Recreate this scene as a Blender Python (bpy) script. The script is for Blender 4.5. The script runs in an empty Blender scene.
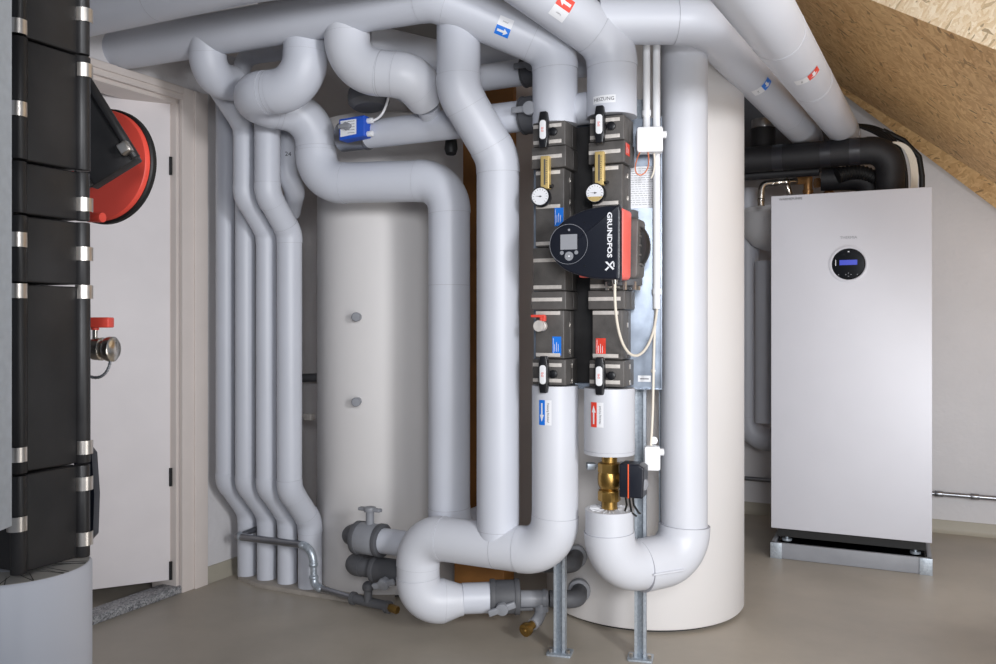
import bpy, bmesh, math, random
from mathutils import Vector as V, Matrix
random.seed(7)
C = bpy.context.scene.collection
F, CX, HY, CH = 850.0, 498.0, 322.0, 1.2        # focal length in px, principal column, horizon row, camera height

def lin(c):
    return tuple(((x/255)/12.92 if x/255 <= .04045 else ((x/255+.055)/1.055)**2.4) for x in c)
def at(px, py, y):                              # point seen at (px, py) standing at depth y
    return V(((px-CX)/F*y, y, CH+(HY-py)/F*y))
def height(py, y): return CH+(HY-py)/F*y
R_ = V((.894, -.447, 0)).normalized()           # room axis along the back wall, to the right
D_ = V((.447, .894, 0)).normalized()            # room axis along the door wall, away
Z_ = V((0, 0, 1))

# ------------------------------------------------------------ materials
def mat(name, col, rough=.5, metal=0, noise=0, nscale=8, bump=0, bscale=60, coat=0, spec=.5, rvar=0, emit=None):
    m = bpy.data.materials.new(name); m.use_nodes = True
    nt = m.node_tree; b = nt.nodes['Principled BSDF']
    c = lin(col)
    b.inputs['Base Color'].default_value = (*c, 1)
    b.inputs['Roughness'].default_value = rough
    b.inputs['Metallic'].default_value = metal
    b.inputs['Coat Weight'].default_value = coat
    b.inputs['Specular IOR Level'].default_value = spec
    tc = nt.nodes.new('ShaderNodeTexCoord')
    if noise or rvar:
        n = nt.nodes.new('ShaderNodeTexNoise'); n.inputs['Scale'].default_value = nscale; n.inputs['Detail'].default_value = 6
        nt.links.new(tc.outputs['Object'], n.inputs['Vector'])
        if noise:
            r = nt.nodes.new('ShaderNodeValToRGB')
            r.color_ramp.elements[0].position = .3; r.color_ramp.elements[1].position = .7
            r.color_ramp.elements[0].color = (*[x*(1-noise) for x in c], 1)
            r.color_ramp.elements[1].color = (*[min(1, x*(1+noise)) for x in c], 1)
            nt.links.new(n.outputs['Fac'], r.inputs['Fac']); nt.links.new(r.outputs['Color'], b.inputs['Base Color'])
        if rvar:
            mr = nt.nodes.new('ShaderNodeMapRange'); mr.inputs['To Min'].default_value = max(.02, rough-rvar); mr.inputs['To Max'].default_value = rough+rvar
            nt.links.new(n.outputs['Fac'], mr.inputs['Value']); nt.links.new(mr.outputs['Result'], b.inputs['Roughness'])
    if bump:
        n2 = nt.nodes.new('ShaderNodeTexNoise'); n2.inputs['Scale'].default_value = bscale; n2.inputs['Detail'].default_value = 4
        bp = nt.nodes.new('ShaderNodeBump'); bp.inputs['Strength'].default_value = bump; bp.inputs['Distance'].default_value = .01
        nt.links.new(tc.outputs['Object'], n2.inputs['Vector']); nt.links.new(n2.outputs['Fac'], bp.inputs['Height'])
        nt.links.new(bp.outputs['Normal'], b.inputs['Normal'])
    if emit:
        b.inputs['Emission Color'].default_value = (*lin(emit[0]), 1); b.inputs['Emission Strength'].default_value = emit[1]
    return m

M = {}
M['pvc'] = mat('pvc_jacket', (198, 201, 210), .42, noise=.03, nscale=3, bump=.03, bscale=9, rvar=.06)
M['pvc_d'] = mat('pvc_seam', (172, 173, 180), .5)
M['pvc_w'] = mat('pvc_white_jacket', (205, 207, 214), .42, noise=.02, nscale=3, bump=.03, bscale=9)
M['grey'] = mat('grey_plastic', (140, 142, 148), .45, noise=.08)
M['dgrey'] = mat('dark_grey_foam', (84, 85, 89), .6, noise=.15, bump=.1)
M['black'] = mat('black_foam', (27, 27, 31), .62, noise=.2, nscale=12, bump=.12, bscale=70)
M['tape'] = mat('black_tape', (40, 40, 46), .35, noise=.12, nscale=20)
M['epp'] = mat('black_shell', (38, 37, 38), .45, noise=.3, nscale=14, bump=.03, bscale=160, rvar=.12)
M['epp2'] = mat('grey_shell', (84, 81, 79), .5, noise=.3, nscale=14, bump=.08, bscale=180, rvar=.1)
M['plastic'] = mat('black_plastic', (22, 23, 27), .35)
M['pump'] = mat('pump_head_black', (25, 28, 38), .33, noise=.05)
M['rubber'] = mat('black_rubber', (16, 16, 17), .55)
M['red'] = mat('red_plastic', (224, 78, 64), .4, noise=.04)
M['coral'] = mat('coral_red', (242, 108, 98), .45)
M['blue'] = mat('blue_plastic', (30, 82, 190), .4)
M['lblue'] = mat('label_blue', (20, 118, 222), .5)
M['lred'] = mat('label_red', (226, 66, 48), .5)
M['paper'] = mat('label_white', (228, 229, 233), .55)
M['ink'] = mat('ink', (62, 62, 68), .7)
M['white'] = mat('white_plastic', (230, 231, 234), .4)
M['alu'] = mat('aluminium_clip', (215, 208, 200), .34, 1, noise=.08, nscale=40)
M['alum'] = mat('aluminium_strip', (212, 206, 200), .45, .3, noise=.1, nscale=60)
M['brass'] = mat('brass', (158, 126, 70), .34, .9, noise=.15, nscale=30, rvar=.1)
M['gold'] = mat('gold_meter', (206, 180, 118), .45, .35)
M['copper'] = mat('bronze_fitting', (178, 134, 88), .38, .7, noise=.2, nscale=30)
M['chrome'] = mat('nickel', (205, 200, 192), .22, 1, noise=.08, nscale=30)
M['steel'] = mat('steel_pipe', (150, 152, 158), .3, .95, noise=.1)
M['lacquer'] = mat('white_lacquer', (200, 200, 207), .5, noise=.01)
M['tank'] = mat('cream_tank_jacket', (226, 223, 222), .5, noise=.02, nscale=2, bump=.04, bscale=6)
M['door'] = mat('door_white', (240, 234, 235), .5, noise=.03, nscale=5)
M['case'] = mat('door_casing_cream', (228, 218, 212), .55, noise=.02)
M['copperwire'] = mat('copper_wire', (206, 120, 84), .4, .5)
M['glass'] = mat('screen_grey', (150, 152, 158), .15)
M['blackgloss'] = mat('black_gloss', (8, 9, 14), .15, spec=.25)
M['lcd'] = mat('blue_screen', (24, 44, 160), .3, emit=((34, 62, 225), .28))
M['orange'] = mat('orange_stripe', (240, 96, 52), .45)
M['cable'] = mat('white_cable', (222, 214, 200), .5)
M['foil'] = mat('foil', (150, 150, 152), .3, .9, bump=.3, bscale=40)
M['wood'] = mat('board_orange_wood', (158, 108, 56), .55, noise=.15, nscale=6)

def galv():
    m = mat('galvanised_steel', (160, 168, 178), .4, .6)
    nt = m.node_tree; b = nt.nodes['Principled BSDF']
    tc = nt.nodes.new('ShaderNodeTexCoord'); v = nt.nodes.new('ShaderNodeTexVoronoi'); v.inputs['Scale'].default_value = 130
    r = nt.nodes.new('ShaderNodeValToRGB')
    r.color_ramp.elements[0].color = (*lin((162, 171, 181)), 1); r.color_ramp.elements[1].color = (*lin((190, 198, 206)), 1)
    nt.links.new(tc.outputs['Object'], v.inputs['Vector']); nt.links.new(v.outputs['Color'], r.inputs['Fac']); nt.links.new(r.outputs['Color'], b.inputs['Base Color'])
    return m
M['galv'] = galv()
M['plate'] = mat('zinc_plate', (138, 147, 160), .3, .6, noise=.25, nscale=14, rvar=.06)

def floor_mat():
    m = mat('floor_paint', (150, 142, 130), .42)
    nt = m.node_tree; b = nt.nodes['Principled BSDF']; L = nt.links.new
    tc = nt.nodes.new('ShaderNodeTexCoord')
    n = nt.nodes.new('ShaderNodeTexNoise'); n.inputs['Scale'].default_value = 1.7; n.inputs['Detail'].default_value = 9; n.inputs['Roughness'].default_value = .62
    r = nt.nodes.new('ShaderNodeValToRGB')
    r.color_ramp.elements[0].position = .32; r.color_ramp.elements[0].color = (*lin((158, 150, 138)), 1)
    r.color_ramp.elements[1].position = .68; r.color_ramp.elements[1].color = (*lin((180, 171, 158)), 1)
    L(tc.outputs['Object'], n.inputs['Vector']); L(n.outputs['Fac'], r.inputs['Fac'])
    v = nt.nodes.new('ShaderNodeTexVoronoi'); v.inputs['Scale'].default_value = 5.5
    r2 = nt.nodes.new('ShaderNodeValToRGB')
    r2.color_ramp.elements[0].position = .02; r2.color_ramp.elements[0].color = (.25, .22, .18, 1)
    r2.color_ramp.elements[1].position = .045; r2.color_ramp.elements[1].color = (1, 1, 1, 1)
    L(tc.outputs['Object'], v.inputs['Vector']); L(v.outputs['Distance'], r2.inputs['Fac'])
    mx = nt.nodes.new('ShaderNodeMix'); mx.data_type = 'RGBA'; mx.blend_type = 'MULTIPLY'; mx.inputs[0].default_value = .6
    L(r.outputs['Color'], mx.inputs[6]); L(r2.outputs['Color'], mx.inputs[7]); L(mx.outputs[2], b.inputs['Base Color'])
    mr = nt.nodes.new('ShaderNodeMapRange'); mr.inputs['To Min'].default_value = .3; mr.inputs['To Max'].default_value = .55
    L(n.outputs['Fac'], mr.inputs['Value']); L(mr.outputs['Result'], b.inputs['Roughness'])
    return m
M['floor'] = floor_mat()
M['collar'] = mat('pleated_collar', (176, 174, 170), .5)
M['zinc_lit'] = mat('lit_zinc', (196, 203, 210), .5, .25, noise=.06, nscale=90)  # galvanised steel lightened in colour, replacing light the key spot misses
M['cove'] = mat('cove_paint', (170, 164, 150), .5, noise=.06, nscale=4)
M['plaster'] = mat('white_plaster', (214, 212, 214), .85, noise=.025, nscale=5, bump=.35, bscale=35)
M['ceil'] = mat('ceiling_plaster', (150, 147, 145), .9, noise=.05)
M['screed'] = mat('screed_patch', (158, 151, 143), .8, noise=.15, nscale=12, bump=.4, bscale=40)

def granite():
    m = mat('granite', (140, 140, 142), .5)
    nt = m.node_tree; b = nt.nodes['Principled BSDF']; L = nt.links.new
    tc = nt.nodes.new('ShaderNodeTexCoord'); v = nt.nodes.new('ShaderNodeTexVoronoi'); v.inputs['Scale'].default_value = 170
    r = nt.nodes.new('ShaderNodeValToRGB'); r.color_ramp.interpolation = 'LINEAR'
    r.color_ramp.elements[0].color = (*lin((72, 74, 80)), 1); r.color_ramp.elements[1].color = (*lin((190, 190, 192)), 1)
    L(tc.outputs['Object'], v.inputs['Vector']); L(v.outputs['Color'], r.inputs['Fac']); L(r.outputs['Color'], b.inputs['Base Color'])
    return m
M['granite'] = granite()

def osb(name, dark, light, seed, k0=1.0):
    m = mat(name, dark, .6); nt = m.node_tree; b = nt.nodes['Principled BSDF']; L = nt.links.new
    uv = nt.nodes.new('ShaderNodeTexCoord')
    wn = nt.nodes.new('ShaderNodeTexNoise'); wn.inputs['Scale'].default_value = 6; wn.inputs['Detail'].default_value = 3
    L(uv.outputs['UV'], wn.inputs['Vector'])
    sub = nt.nodes.new('ShaderNodeVectorMath'); sub.operation = 'MULTIPLY_ADD'
    sub.inputs[1].default_value = (.05, .05, .05); L(wn.outputs['Color'], sub.inputs[0]); L(uv.outputs['UV'], sub.inputs[2])
    cur = None
    for k, (ang, sx, sy) in enumerate(((.15, 11, 50), (.95, 13, 58), (-.75, 10, 46), (1.8, 15, 60))):
        mp = nt.nodes.new('ShaderNodeMapping'); mp.vector_type = 'POINT'
        mp.inputs['Rotation'].default_value = (0, 0, ang); mp.inputs['Location'].default_value = (seed+k*3.7, k*1.9, 0)
        L(sub.outputs[0], mp.inputs['Vector'])
        sc = nt.nodes.new('ShaderNodeVectorMath'); sc.operation = 'MULTIPLY'; sc.inputs[1].default_value = (sx*k0, sy*k0, 1); L(mp.outputs[0], sc.inputs[0])
        v = nt.nodes.new('ShaderNodeTexVoronoi'); v.voronoi_dimensions = '2D'; v.inputs['Scale'].default_value = 1; v.inputs['Randomness'].default_value = 1
        L(sc.outputs[0], v.inputs['Vector'])
        sp = nt.nodes.new('ShaderNodeSeparateColor'); L(v.outputs['Color'], sp.inputs[0])
        if cur is None: cur = sp.outputs[0]
        else:
            mx = nt.nodes.new('ShaderNodeMix'); mx.data_type = 'FLOAT'
            gt = nt.nodes.new('ShaderNodeMath'); gt.operation = 'GREATER_THAN'; gt.inputs[1].default_value = .62; L(sp.outputs[1], gt.inputs[0])
            L(gt.outputs[0], mx.inputs[0]); L(cur, mx.inputs[2]); L(sp.outputs[0], mx.inputs[3]); cur = mx.outputs[0]
    r = nt.nodes.new('ShaderNodeValToRGB'); e = r.color_ramp.elements
    dk = [x*.55 for x in lin(dark)]
    e[0].position = 0; e[0].color = (*dk, 1); e[1].position = 1; e[1].color = (*lin(light), 1)
    x = e.new(.07); x.color = (*lin(dark), 1)
    L(cur, r.inputs['Fac'])
    n = nt.nodes.new('ShaderNodeTexNoise'); n.inputs['Scale'].default_value = 240; n.inputs['Detail'].default_value = 3; L(uv.outputs['UV'], n.inputs['Vector'])
    mm = nt.nodes.new('ShaderNodeMix'); mm.data_type = 'RGBA'; mm.blend_type = 'OVERLAY'; mm.inputs[0].default_value = .35
    L(r.outputs['Color'], mm.inputs[6]); L(n.outputs['Fac'], mm.inputs[7]); L(mm.outputs[2], b.inputs['Base Color'])
    bp = nt.nodes.new('ShaderNodeBump'); bp.inputs['Strength'].default_value = .3; bp.inputs['Distance'].default_value = .004
    L(cur, bp.inputs['Height']); L(bp.outputs['Normal'], b.inputs['Normal'])
    return m
M['osb'] = osb('strand_board', (212, 164, 108), (242, 202, 144), 0, 1.35)
M['osb_lit'] = osb('lit_strand_board', (226, 198, 158), (250, 232, 204), 5, 2.2)  # same board, lighter: light on the upper face put into the colour

# ------------------------------------------------------------ shape helpers (world space, metres)
def frame(ax):
    ax = V(ax).normalized(); h = Z_ if abs(ax.z) < .9 else V((1, 0, 0))
    u = h.cross(ax).normalized(); return u, ax.cross(u), ax
def sweep(bm, path, r, n=40, caps=True, closed=False):
    """tube through path; parallel-transported rings; r may be a list"""
    path = [V(p) for p in path]; rings = []
    k = len(path); tang = []
    for i in range(k):
        a = path[max(i-1, 0)]; b = path[min(i+1, k-1)]; tang.append((b-a).normalized())
    u, v, _ = frame(tang[0])
    for i in range(k):
        if i: 
            q = tang[i-1].rotation_difference(tang[i]); u = q @ u; v = q @ v
        rr = r[i] if isinstance(r, (list, tuple)) else r
        rings.append([bm.verts.new(path[i] + u*math.cos(t)*rr + v*math.sin(t)*rr) for t in [2*math.pi*j/n for j in range(n)]])
    for a, b in zip(rings, rings[1:]):
        for j in range(n):
            f = bm.faces.new((a[j], a[(j+1) % n], b[(j+1) % n], b[j])); f.smooth = True
    if caps:
        bm.faces.new(list(reversed(rings[0]))); bm.faces.new(rings[-1])
    return bm
def lathe(bm, prof, o, ax, n=40):
    """prof: (radius, distance along ax) pairs, sharp rings duplicated by caller"""
    u, v, ax = frame(ax); o = V(o); rings = []
    for (rr, d) in prof:
        if rr < 1e-6: rings.append([bm.verts.new(o+ax*d)])
        else: rings.append([bm.verts.new(o+ax*d+u*math.cos(t)*rr+v*math.sin(t)*rr) for t in [2*math.pi*j/n for j in range(n)]])
    for a, b in zip(rings, rings[1:]):
        if len(a) == 1 and len(b) == 1: continue
        for j in range(n):
            if len(a) == 1: f = bm.faces.new((a[0], b[(j+1) % n], b[j]))
            elif len(b) == 1: f = bm.faces.new((a[j], a[(j+1) % n], b[0]))
            else: f = bm.faces.new((a[j], a[(j+1) % n], b[(j+1) % n], b[j]))
            f.smooth = True
    return bm
def cyl(bm, a, b, r, n=32, bev=0):
    a, b = V(a), V(b); L = (b-a).length
    if bev: prof = [(0, 0), (r-bev, 0), (r-bev*.3, bev*.3), (r, bev), (r, L-bev), (r-bev*.3, L-bev*.3), (r-bev, L), (0, L)]
    else: prof = [(0, 0), (r, 0), (r, L), (0, L)]
    return lathe(bm, prof, a, b-a, n)
def box(bm, c, u, v, w, su, sv, sw, bev=0):
    """box centred c with axes u,v,w and full sizes"""
    c = V(c); u, v, w = V(u).normalized(), V(v).normalized(), V(w).normalized()
    t = bmesh.new(); bmesh.ops.create_cube(t, size=1)
    if u.cross(v).dot(w) < 0: w = -w
    mt = Matrix.Translation(c) @ Matrix(((u.x, v.x, w.x), (u.y, v.y, w.y), (u.z, v.z, w.z))).to_4x4() @ Matrix.Diagonal((su, sv, sw, 1))
    bmesh.ops.transform(t, matrix=mt, verts=t.verts)
    if bev: bmesh.ops.bevel(t, geom=list(t.edges), offset=bev, segments=3, affect='EDGES', profile=.5)
    join(bm, t); return bm
def prism(bm, pts, o, u, v, w, d0, d1, bev=0):
    """2D polygon in (u,v) extruded along w from d0 to d1"""
    o, u, v, w = V(o), V(u).normalized(), V(v).normalized(), V(w).normalized()
    t = bmesh.new()
    lo = [t.verts.new(o+u*p[0]+v*p[1]+w*d0) for p in pts]; hi = [t.verts.new(o+u*p[0]+v*p[1]+w*d1) for p in pts]
    t.faces.new(lo); t.faces.new(list(reversed(hi)))
    n = len(pts)
    for i in range(n): t.faces.new((lo[i], hi[i], hi[(i+1) % n], lo[(i+1) % n]))
    bmesh.ops.recalc_face_normals(t, faces=t.faces)
    if bev:
        e = [x for x in t.edges if any(f.normal.dot(w) > .9 for f in x.link_faces)]
        bmesh.ops.bevel(t, geom=e, offset=bev, segments=3, affect='EDGES', profile=.5)
    join(bm, t); return bm
def join(bm, t):
    me = bpy.data.meshes.new('tmp'); t.to_mesh(me); t.free(); bm.from_mesh(me); bpy.data.meshes.remove(me)
def sphere(bm, c, r, sc=(1, 1, 1)):
    bmesh.ops.create_uvsphere(bm, u_segments=24, v_segments=14, radius=r, matrix=Matrix.Translation(V(c)) @ Matrix.Diagonal((*sc, 1)))
    return bm
def rounded(pts, r, seg=6):
    out = []; n = len(pts)
    for i in range(n):
        p = V(pts[i]).to_2d(); a = V(pts[i-1]).to_2d(); b = V(pts[(i+1) % n]).to_2d()
        rr = r[i] if isinstance(r, (list, tuple)) else r
        if rr <= 0: out.append(tuple(p)); continue
        da, db = (a-p).normalized(), (b-p).normalized(); ang = da.angle(db); t = rr/math.tan(ang/2)
        c = p+(da+db).normalized()*rr/math.sin(ang/2); s = p+da*t-c; e = p+db*t-c
        a0 = math.atan2(s.y, s.x); a1 = math.atan2(e.y, e.x); d = (a1-a0+math.pi) % (2*math.pi)-math.pi
        for k in range(seg+1): out.append((c.x+rr*math.cos(a0+d*k/seg), c.y+rr*math.sin(a0+d*k/seg)))
    return out
def circle(r, n=40, cx=0, cy=0, a0=0, a1=2*math.pi):
    full = abs(a1-a0-2*math.pi) < 1e-6
    return [(cx+r*math.cos(a0+(a1-a0)*k/(n if full else n-1)), cy+r*math.sin(a0+(a1-a0)*k/(n if full else n-1))) for k in range(n)]

# ------------------------------------------------------------ object helpers
ORG = {}
def thing(name, label, cat, loc, group=None):
    o = bpy.data.objects.new(name, None); o.empty_display_size = .05; C.objects.link(o)
    o.location = V(loc); ORG[o.name] = V(loc); o['label'] = label; o['category'] = cat
    if group: o['group'] = group
    return o
def obj(name, layers, parent=None, m=None, label=None):
    """layers: bmesh with material m, or list of (bmesh, material) joined into ONE mesh"""
    if not isinstance(layers, list): layers = [(layers, m)]
    tot = bmesh.new(); mats = []
    for bm, mm in layers:
        bmesh.ops.recalc_face_normals(bm, faces=bm.faces) if bm.faces else None
        for f in bm.faces: f.material_index = len(mats)
        me = bpy.data.meshes.new('t'); bm.to_mesh(me); bm.free(); tot.from_mesh(me); bpy.data.meshes.remove(me); mats.append(mm)
    org = V((0, 0, 0))
    if parent is not None: org = ORG[parent.name]
    else:
        xs = [v.co for v in tot.verts]
        org = V(((min(p.x for p in xs)+max(p.x for p in xs))/2, (min(p.y for p in xs)+max(p.y for p in xs))/2, min(p.z for p in xs)))
    for v in tot.verts: v.co -= org
    me = bpy.data.meshes.new(name); tot.to_mesh(me); tot.free()
    for mm in mats: me.materials.append(mm)
    try: me.set_sharp_from_angle(angle=math.radians(38))
    except Exception: pass
    o = bpy.data.objects.new(name, me); C.objects.link(o)
    if parent is not None: o.parent = parent
    else: o.location = org
    ORG[o.name] = org
    if label: o['label'] = label
    return o
def tag(o, label, cat, group=None, kind=None):
    o['label'] = label; o['category'] = cat
    if group: o['group'] = group
    if kind: o['kind'] = kind
    return o
def struct(name, layers, m=None, uv=None):
    o = obj(name, layers, None, m); o['kind'] = 'structure'; return o
def copy_tree(o, loc, label=None, parent=None):
    c = o.copy(); C.objects.link(c)
    if parent is None: c.location = loc
    else: c.parent = parent
    if label: c['label'] = label
    for ch in list(o.children): copy_tree(ch, None, None, c)
    return c

# surface marks: map a flat (u,v) drawing onto a plane or a cylinder
class Surf:
    def __init__(s, o, n, up, R=None):
        s.n = V(n).normalized(); s.v = V(up).normalized(); s.u = s.v.cross(s.n).normalized(); s.v = s.n.cross(s.u); s.o = V(o); s.R = R
    def p(s, a, b, off):
        if s.R:
            t = a/s.R; c = s.o - s.n*s.R
            return c + (s.n*math.cos(t)+s.u*math.sin(t))*(s.R+off) + s.v*b
        return s.o + s.u*a + s.v*b + s.n*off
    def draw(s, bm2, off):
        if not bm2.verts: return bm2
        if s.R:
            us = [v.co.x for v in bm2.verts]
            k = math.ceil(min(us)/.004)
            while k*.004 < max(us):
                bmesh.ops.bisect_plane(bm2, geom=list(bm2.verts)+list(bm2.edges)+list(bm2.faces), plane_co=(k*.004, 0, 0), plane_no=(1, 0, 0)); k += 1
        for v in bm2.verts: v.co = s.p(v.co.x, v.co.y, off)
        return bm2
    def poly(s, pts, off, bm=None):
        t = bmesh.new(); t.faces.new([t.verts.new((p[0], p[1], 0)) for p in pts]); s.draw(t, off)
        if bm is None: return t
        join(bm, t); return bm
    def rect(s, a0, b0, a1, b1, off, bm=None): return s.poly([(a0, b0), (a1, b0), (a1, b1), (a0, b1)], off, bm)
    def text(s, txt, size, off, rot=0, cx=0, cy=0, bold=False, sx=1):
        cu = bpy.data.curves.new('t', 'FONT'); cu.body = txt; cu.size = size; cu.align_x = 'CENTER'; cu.align_y = 'CENTER'
        cu.resolution_u = 2
        if bold: cu.offset = size*.035
        ob = bpy.data.objects.new('t', cu); C.objects.link(ob); bpy.context.view_layer.update()
        me = bpy.data.meshes.new_from_object(ob.evaluated_get(bpy.context.evaluated_depsgraph_get()))
        bpy.data.objects.remove(ob); bpy.data.curves.remove(cu)
        t = bmesh.new(); t.from_mesh(me); bpy.data.meshes.remove(me)
        cr, sr = math.cos(rot), math.sin(rot)
        for v in t.verts: v.co.x *= sx
        for v in t.verts: v.co = V((cx+v.co.x*cr-v.co.y*sr, cy+v.co.x*sr+v.co.y*cr, 0))
        return s.draw(t, off)
def arrow_pts(L, w, down=False):
    p = [(-w*.18, -L/2), (w*.18, -L/2), (w*.18, L*.12), (w*.5, L*.12), (0, L/2), (-w*.5, L*.12), (-w*.18, L*.12)]
    return [(-a, -b) for a, b in p] if down else p
def flow_label(parent, sf, col, w=.05, h=.085, down=False, txt='Heizung Rücklauf', flip=False):
    """white label, coloured half with white arrow, printed line beside it; arrow runs along v"""
    s = -1 if flip else 1
    a = sf.rect(-w/2, -h/2, w/2, h/2, .0012)
    b = sf.rect(min(s*-w/2, 0), -h/2, max(s*-w/2, 0), h/2, .0018)
    t = bmesh.new(); t.faces.new([t.verts.new((x-s*w/4, y, 0)) for x, y in arrow_pts(h*.75, w*.34, down)]); sf.draw(t, .0024)
    q = sf.text(txt, h*.11, .0024, math.pi/2 if not down else -math.pi/2, s*w/4, 0)
    return obj('flow_label', [(a, M['paper']), (b, M[col]), (t, M['paper']), (q, M['ink'])], parent, label='%s and white flow label with an arrow' % ('blue' if col == 'lblue' else 'red'))

# insulated pipe: straight sections and elbows as parts
def run_pipe(name, label, cat, pts, r, rb=None, m='pvc', seams=(), group=None, cap0=True, root=None, elbow_m=None, seam=True, n=44, fat=None, ends=None):
    pts = [V(p) for p in pts]; k = len(pts)
    if not isinstance(rb, (list, tuple)): rb = [rb or r*1.45]*(k-2)
    base = min(pts, key=lambda p: p.z)
    if root is None: root = thing(name, label, cat, base, group)
    fil = []
    for i in range(1, k-1):
        a, p, b = pts[i-1], pts[i], pts[i+1]; da, db = (a-p).normalized(), (b-p).normalized(); ang = da.angle(db)
        turn = math.pi-ang; t = rb[i-1]*math.tan(turn/2); c = p+(da+db).normalized()*rb[i-1]/math.sin(ang/2)
        s, e = p+da*t, p+db*t; arc = []; ns = max(4, int(turn/.1))
        x = (s-c).normalized(); nrm = x.cross((e-c).normalized()).normalized()
        for j in range(ns+1):
            arc.append(c + Matrix.Rotation(turn*j/ns, 3, nrm) @ (s-c))
        fil.append((s, e, arc, turn))
    prev = pts[0]; segs = []
    for i in range(k-1):
        end = fil[i][0] if i < k-2 else pts[-1]
        segs.append((prev, end)); prev = fil[i][1] if i < k-2 else None
    for (a, b) in segs:
        if (b-a).length < .004: continue
        bm = bmesh.new(); sweep(bm, [a, b], r, n)
        obj('pipe_section', bm, root, M[m])
    for fi, (s, e, arc, turn) in enumerate(fil):
        ex = (fat or {}).get(fi, 0)
        d0 = (arc[0]-arc[1]).normalized(); d1 = (arc[-1]-arc[-2]).normalized(); col = .012
        c0_, c1_ = (ends or {}).get(fi, (col, col)); path = [arc[0]+d0*c0_]+arc+[arc[-1]+d1*c1_]
        bm = bmesh.new(); sweep(bm, path, r+.0018+ex, n)
        L = [(bm, M[elbow_m or m])]
        if seam:
            sm = bmesh.new()
            for (p, d) in ((path[0], d0), (path[-1], d1)): sweep(sm, [p-d*.0003, p+d*.0010], r+.0012+ex, n)
            L.append((sm, M['pvc_d']))
        obj('elbow', L, root)
    if seams:
        for (i, t) in seams:
            a, b = segs[i]; d = (b-a).normalized(); p = a+(b-a)*t
            sm = bmesh.new(); sweep(sm, [p, p+d*.0016], r+.0007, n); obj('joint_seam', sm, root, M['pvc_d'])
    return root

# ============================================================ SETTING
def wall_y(x): return 6.12-.5*x                  # back wall line
def quad(bm, a, b, c, d):
    return bm.faces.new([bm.verts.new(V(p)) for p in (a, b, c, d)])
CE = 2.78
fb = bmesh.new(); box(fb, (0, 3, -.05), (1, 0, 0), (0, 1, 0), Z_, 9, 10, .1); struct('floor', fb, M['floor'])

# back wall
corner = V((-.192, 6.216, 0)); far = corner+R_*6
bw = bmesh.new(); box(bw, (corner+far)/2+D_*.06+Z_*1.45, R_, D_, Z_, 6.2, .12, 2.9); struct('wall_back', bw, M['plaster'])
cv = bmesh.new(); prism(cv, [(0, 0), (.026, 0), (.012, .012), (.008, .03), (.006, .07), (0, .072)], corner, -D_, Z_, R_, 0, 6); struct('baseboard_back', cv, M['cove'])
# door wall, with opening.  w(s) walks along the wall, s=0 at the corner, growing towards the camera
def w(s, z=0, off=0): return corner-D_*s+R_*off+Z_*z
def s_at(px):                                     # position along the door wall seen at column px
    k = (px-CX)/F; y = 3.30/(.5-k); p = V((k*y, y, 0)); return (corner-p).dot(D_)
s_c0 = s_at(204); s_c1 = s_at(190); s_o = s_at(179)          # casing outer, casing inner, opening edge
DW, DH = 1.0, 2.185
s_e = s_o+DW
def wallbox(name, s0, s1, z0, z1, t=.14, m='plaster'):
    b = bmesh.new(); box(b, w((s0+s1)/2, (z0+z1)/2, -t/2), D_, R_, Z_, s1-s0, t, z1-z0); return b
L = [(wallbox('', 0, s_o, 0, 2.9), M['plaster']), (wallbox('', s_e, s_e+3, 0, 2.9), M['plaster']), (wallbox('', s_o, s_e, DH, 2.9), M['plaster'])]
struct('wall_left', L)
cv = bmesh.new(); prism(cv, [(0, 0), (.024, 0), (.012, .012), (.008, .03), (.006, .07), (0, .072)], w(0), R_, Z_, -D_, 0, s_c0-.002); struct('baseboard_left', cv, M['cove'])
# hall behind the door
hb = bmesh.new(); box(hb, w(s_o+.5, 1.3, -1.1), D_, R_, Z_, 3, .05, 2.8); box(hb, w(s_o-.5, 1.3, -.62), D_, R_, Z_, .05, .95, 2.8); struct('wall_hall', hb, M['plaster'])
# door: lining, casing, leaf
cw = s_o-s_c0
cas = bmesh.new()
box(cas, w(s_o-cw/2, DH/2+.0275, .011), D_, R_, Z_, cw, .022, DH+.055, .003)
box(cas, w((s_o+s_e)/2, DH+.0275, .011), D_, R_, Z_, DW+.01, .022, .06, .003)
cas2 = bmesh.new()
box(cas2, w((s_c1+s_c0)/2+.002, DH/2+.026, .026), D_, R_, Z_, s_c1-s_c0-.008, .012, DH+.052, .003)
box(cas2, w((s_o+s_e)/2, DH+.037, .026), D_, R_, Z_, DW, .012, .03, .003)
struct('trim_1', [(cas, M['case']), (cas2, M['case'])])
lin_ = bmesh.new(); box(lin_, w(s_o+.008, DH/2, -.075), D_, R_, Z_, .016, .15, DH, .002); box(lin_, w((s_o+s_e)/2, DH-.01, -.075), D_, R_, Z_, DW, .15, .02, .002)
struct('trim_2', lin_, M['case'])
dr = thing('door_1', 'x', 'x', w(s_o+.03, .05, -.06)); del dr['label']; del dr['category']; dr['kind'] = 'structure'
hinge = w(s_o+.022, 0, -.03)
lf = bmesh.new(); ld = (V((-1, -.35, 0))).normalized()      # leaf swung open away from the room
ld = (at(93.5, 592, 3.62)-at(173, 580, 3.76)); ld.z = 0; ld.normalize(); lnn = V((ld.y, -ld.x, 0)).normalized()
if lnn.y > 0: lnn = -lnn
box(lf, hinge+ld*.45+Z_*(.057+1.06)-lnn*.02, ld, lnn, Z_, .9, .04, 2.12, .003); obj('door_leaf', lf, dr, M['door'])
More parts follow.
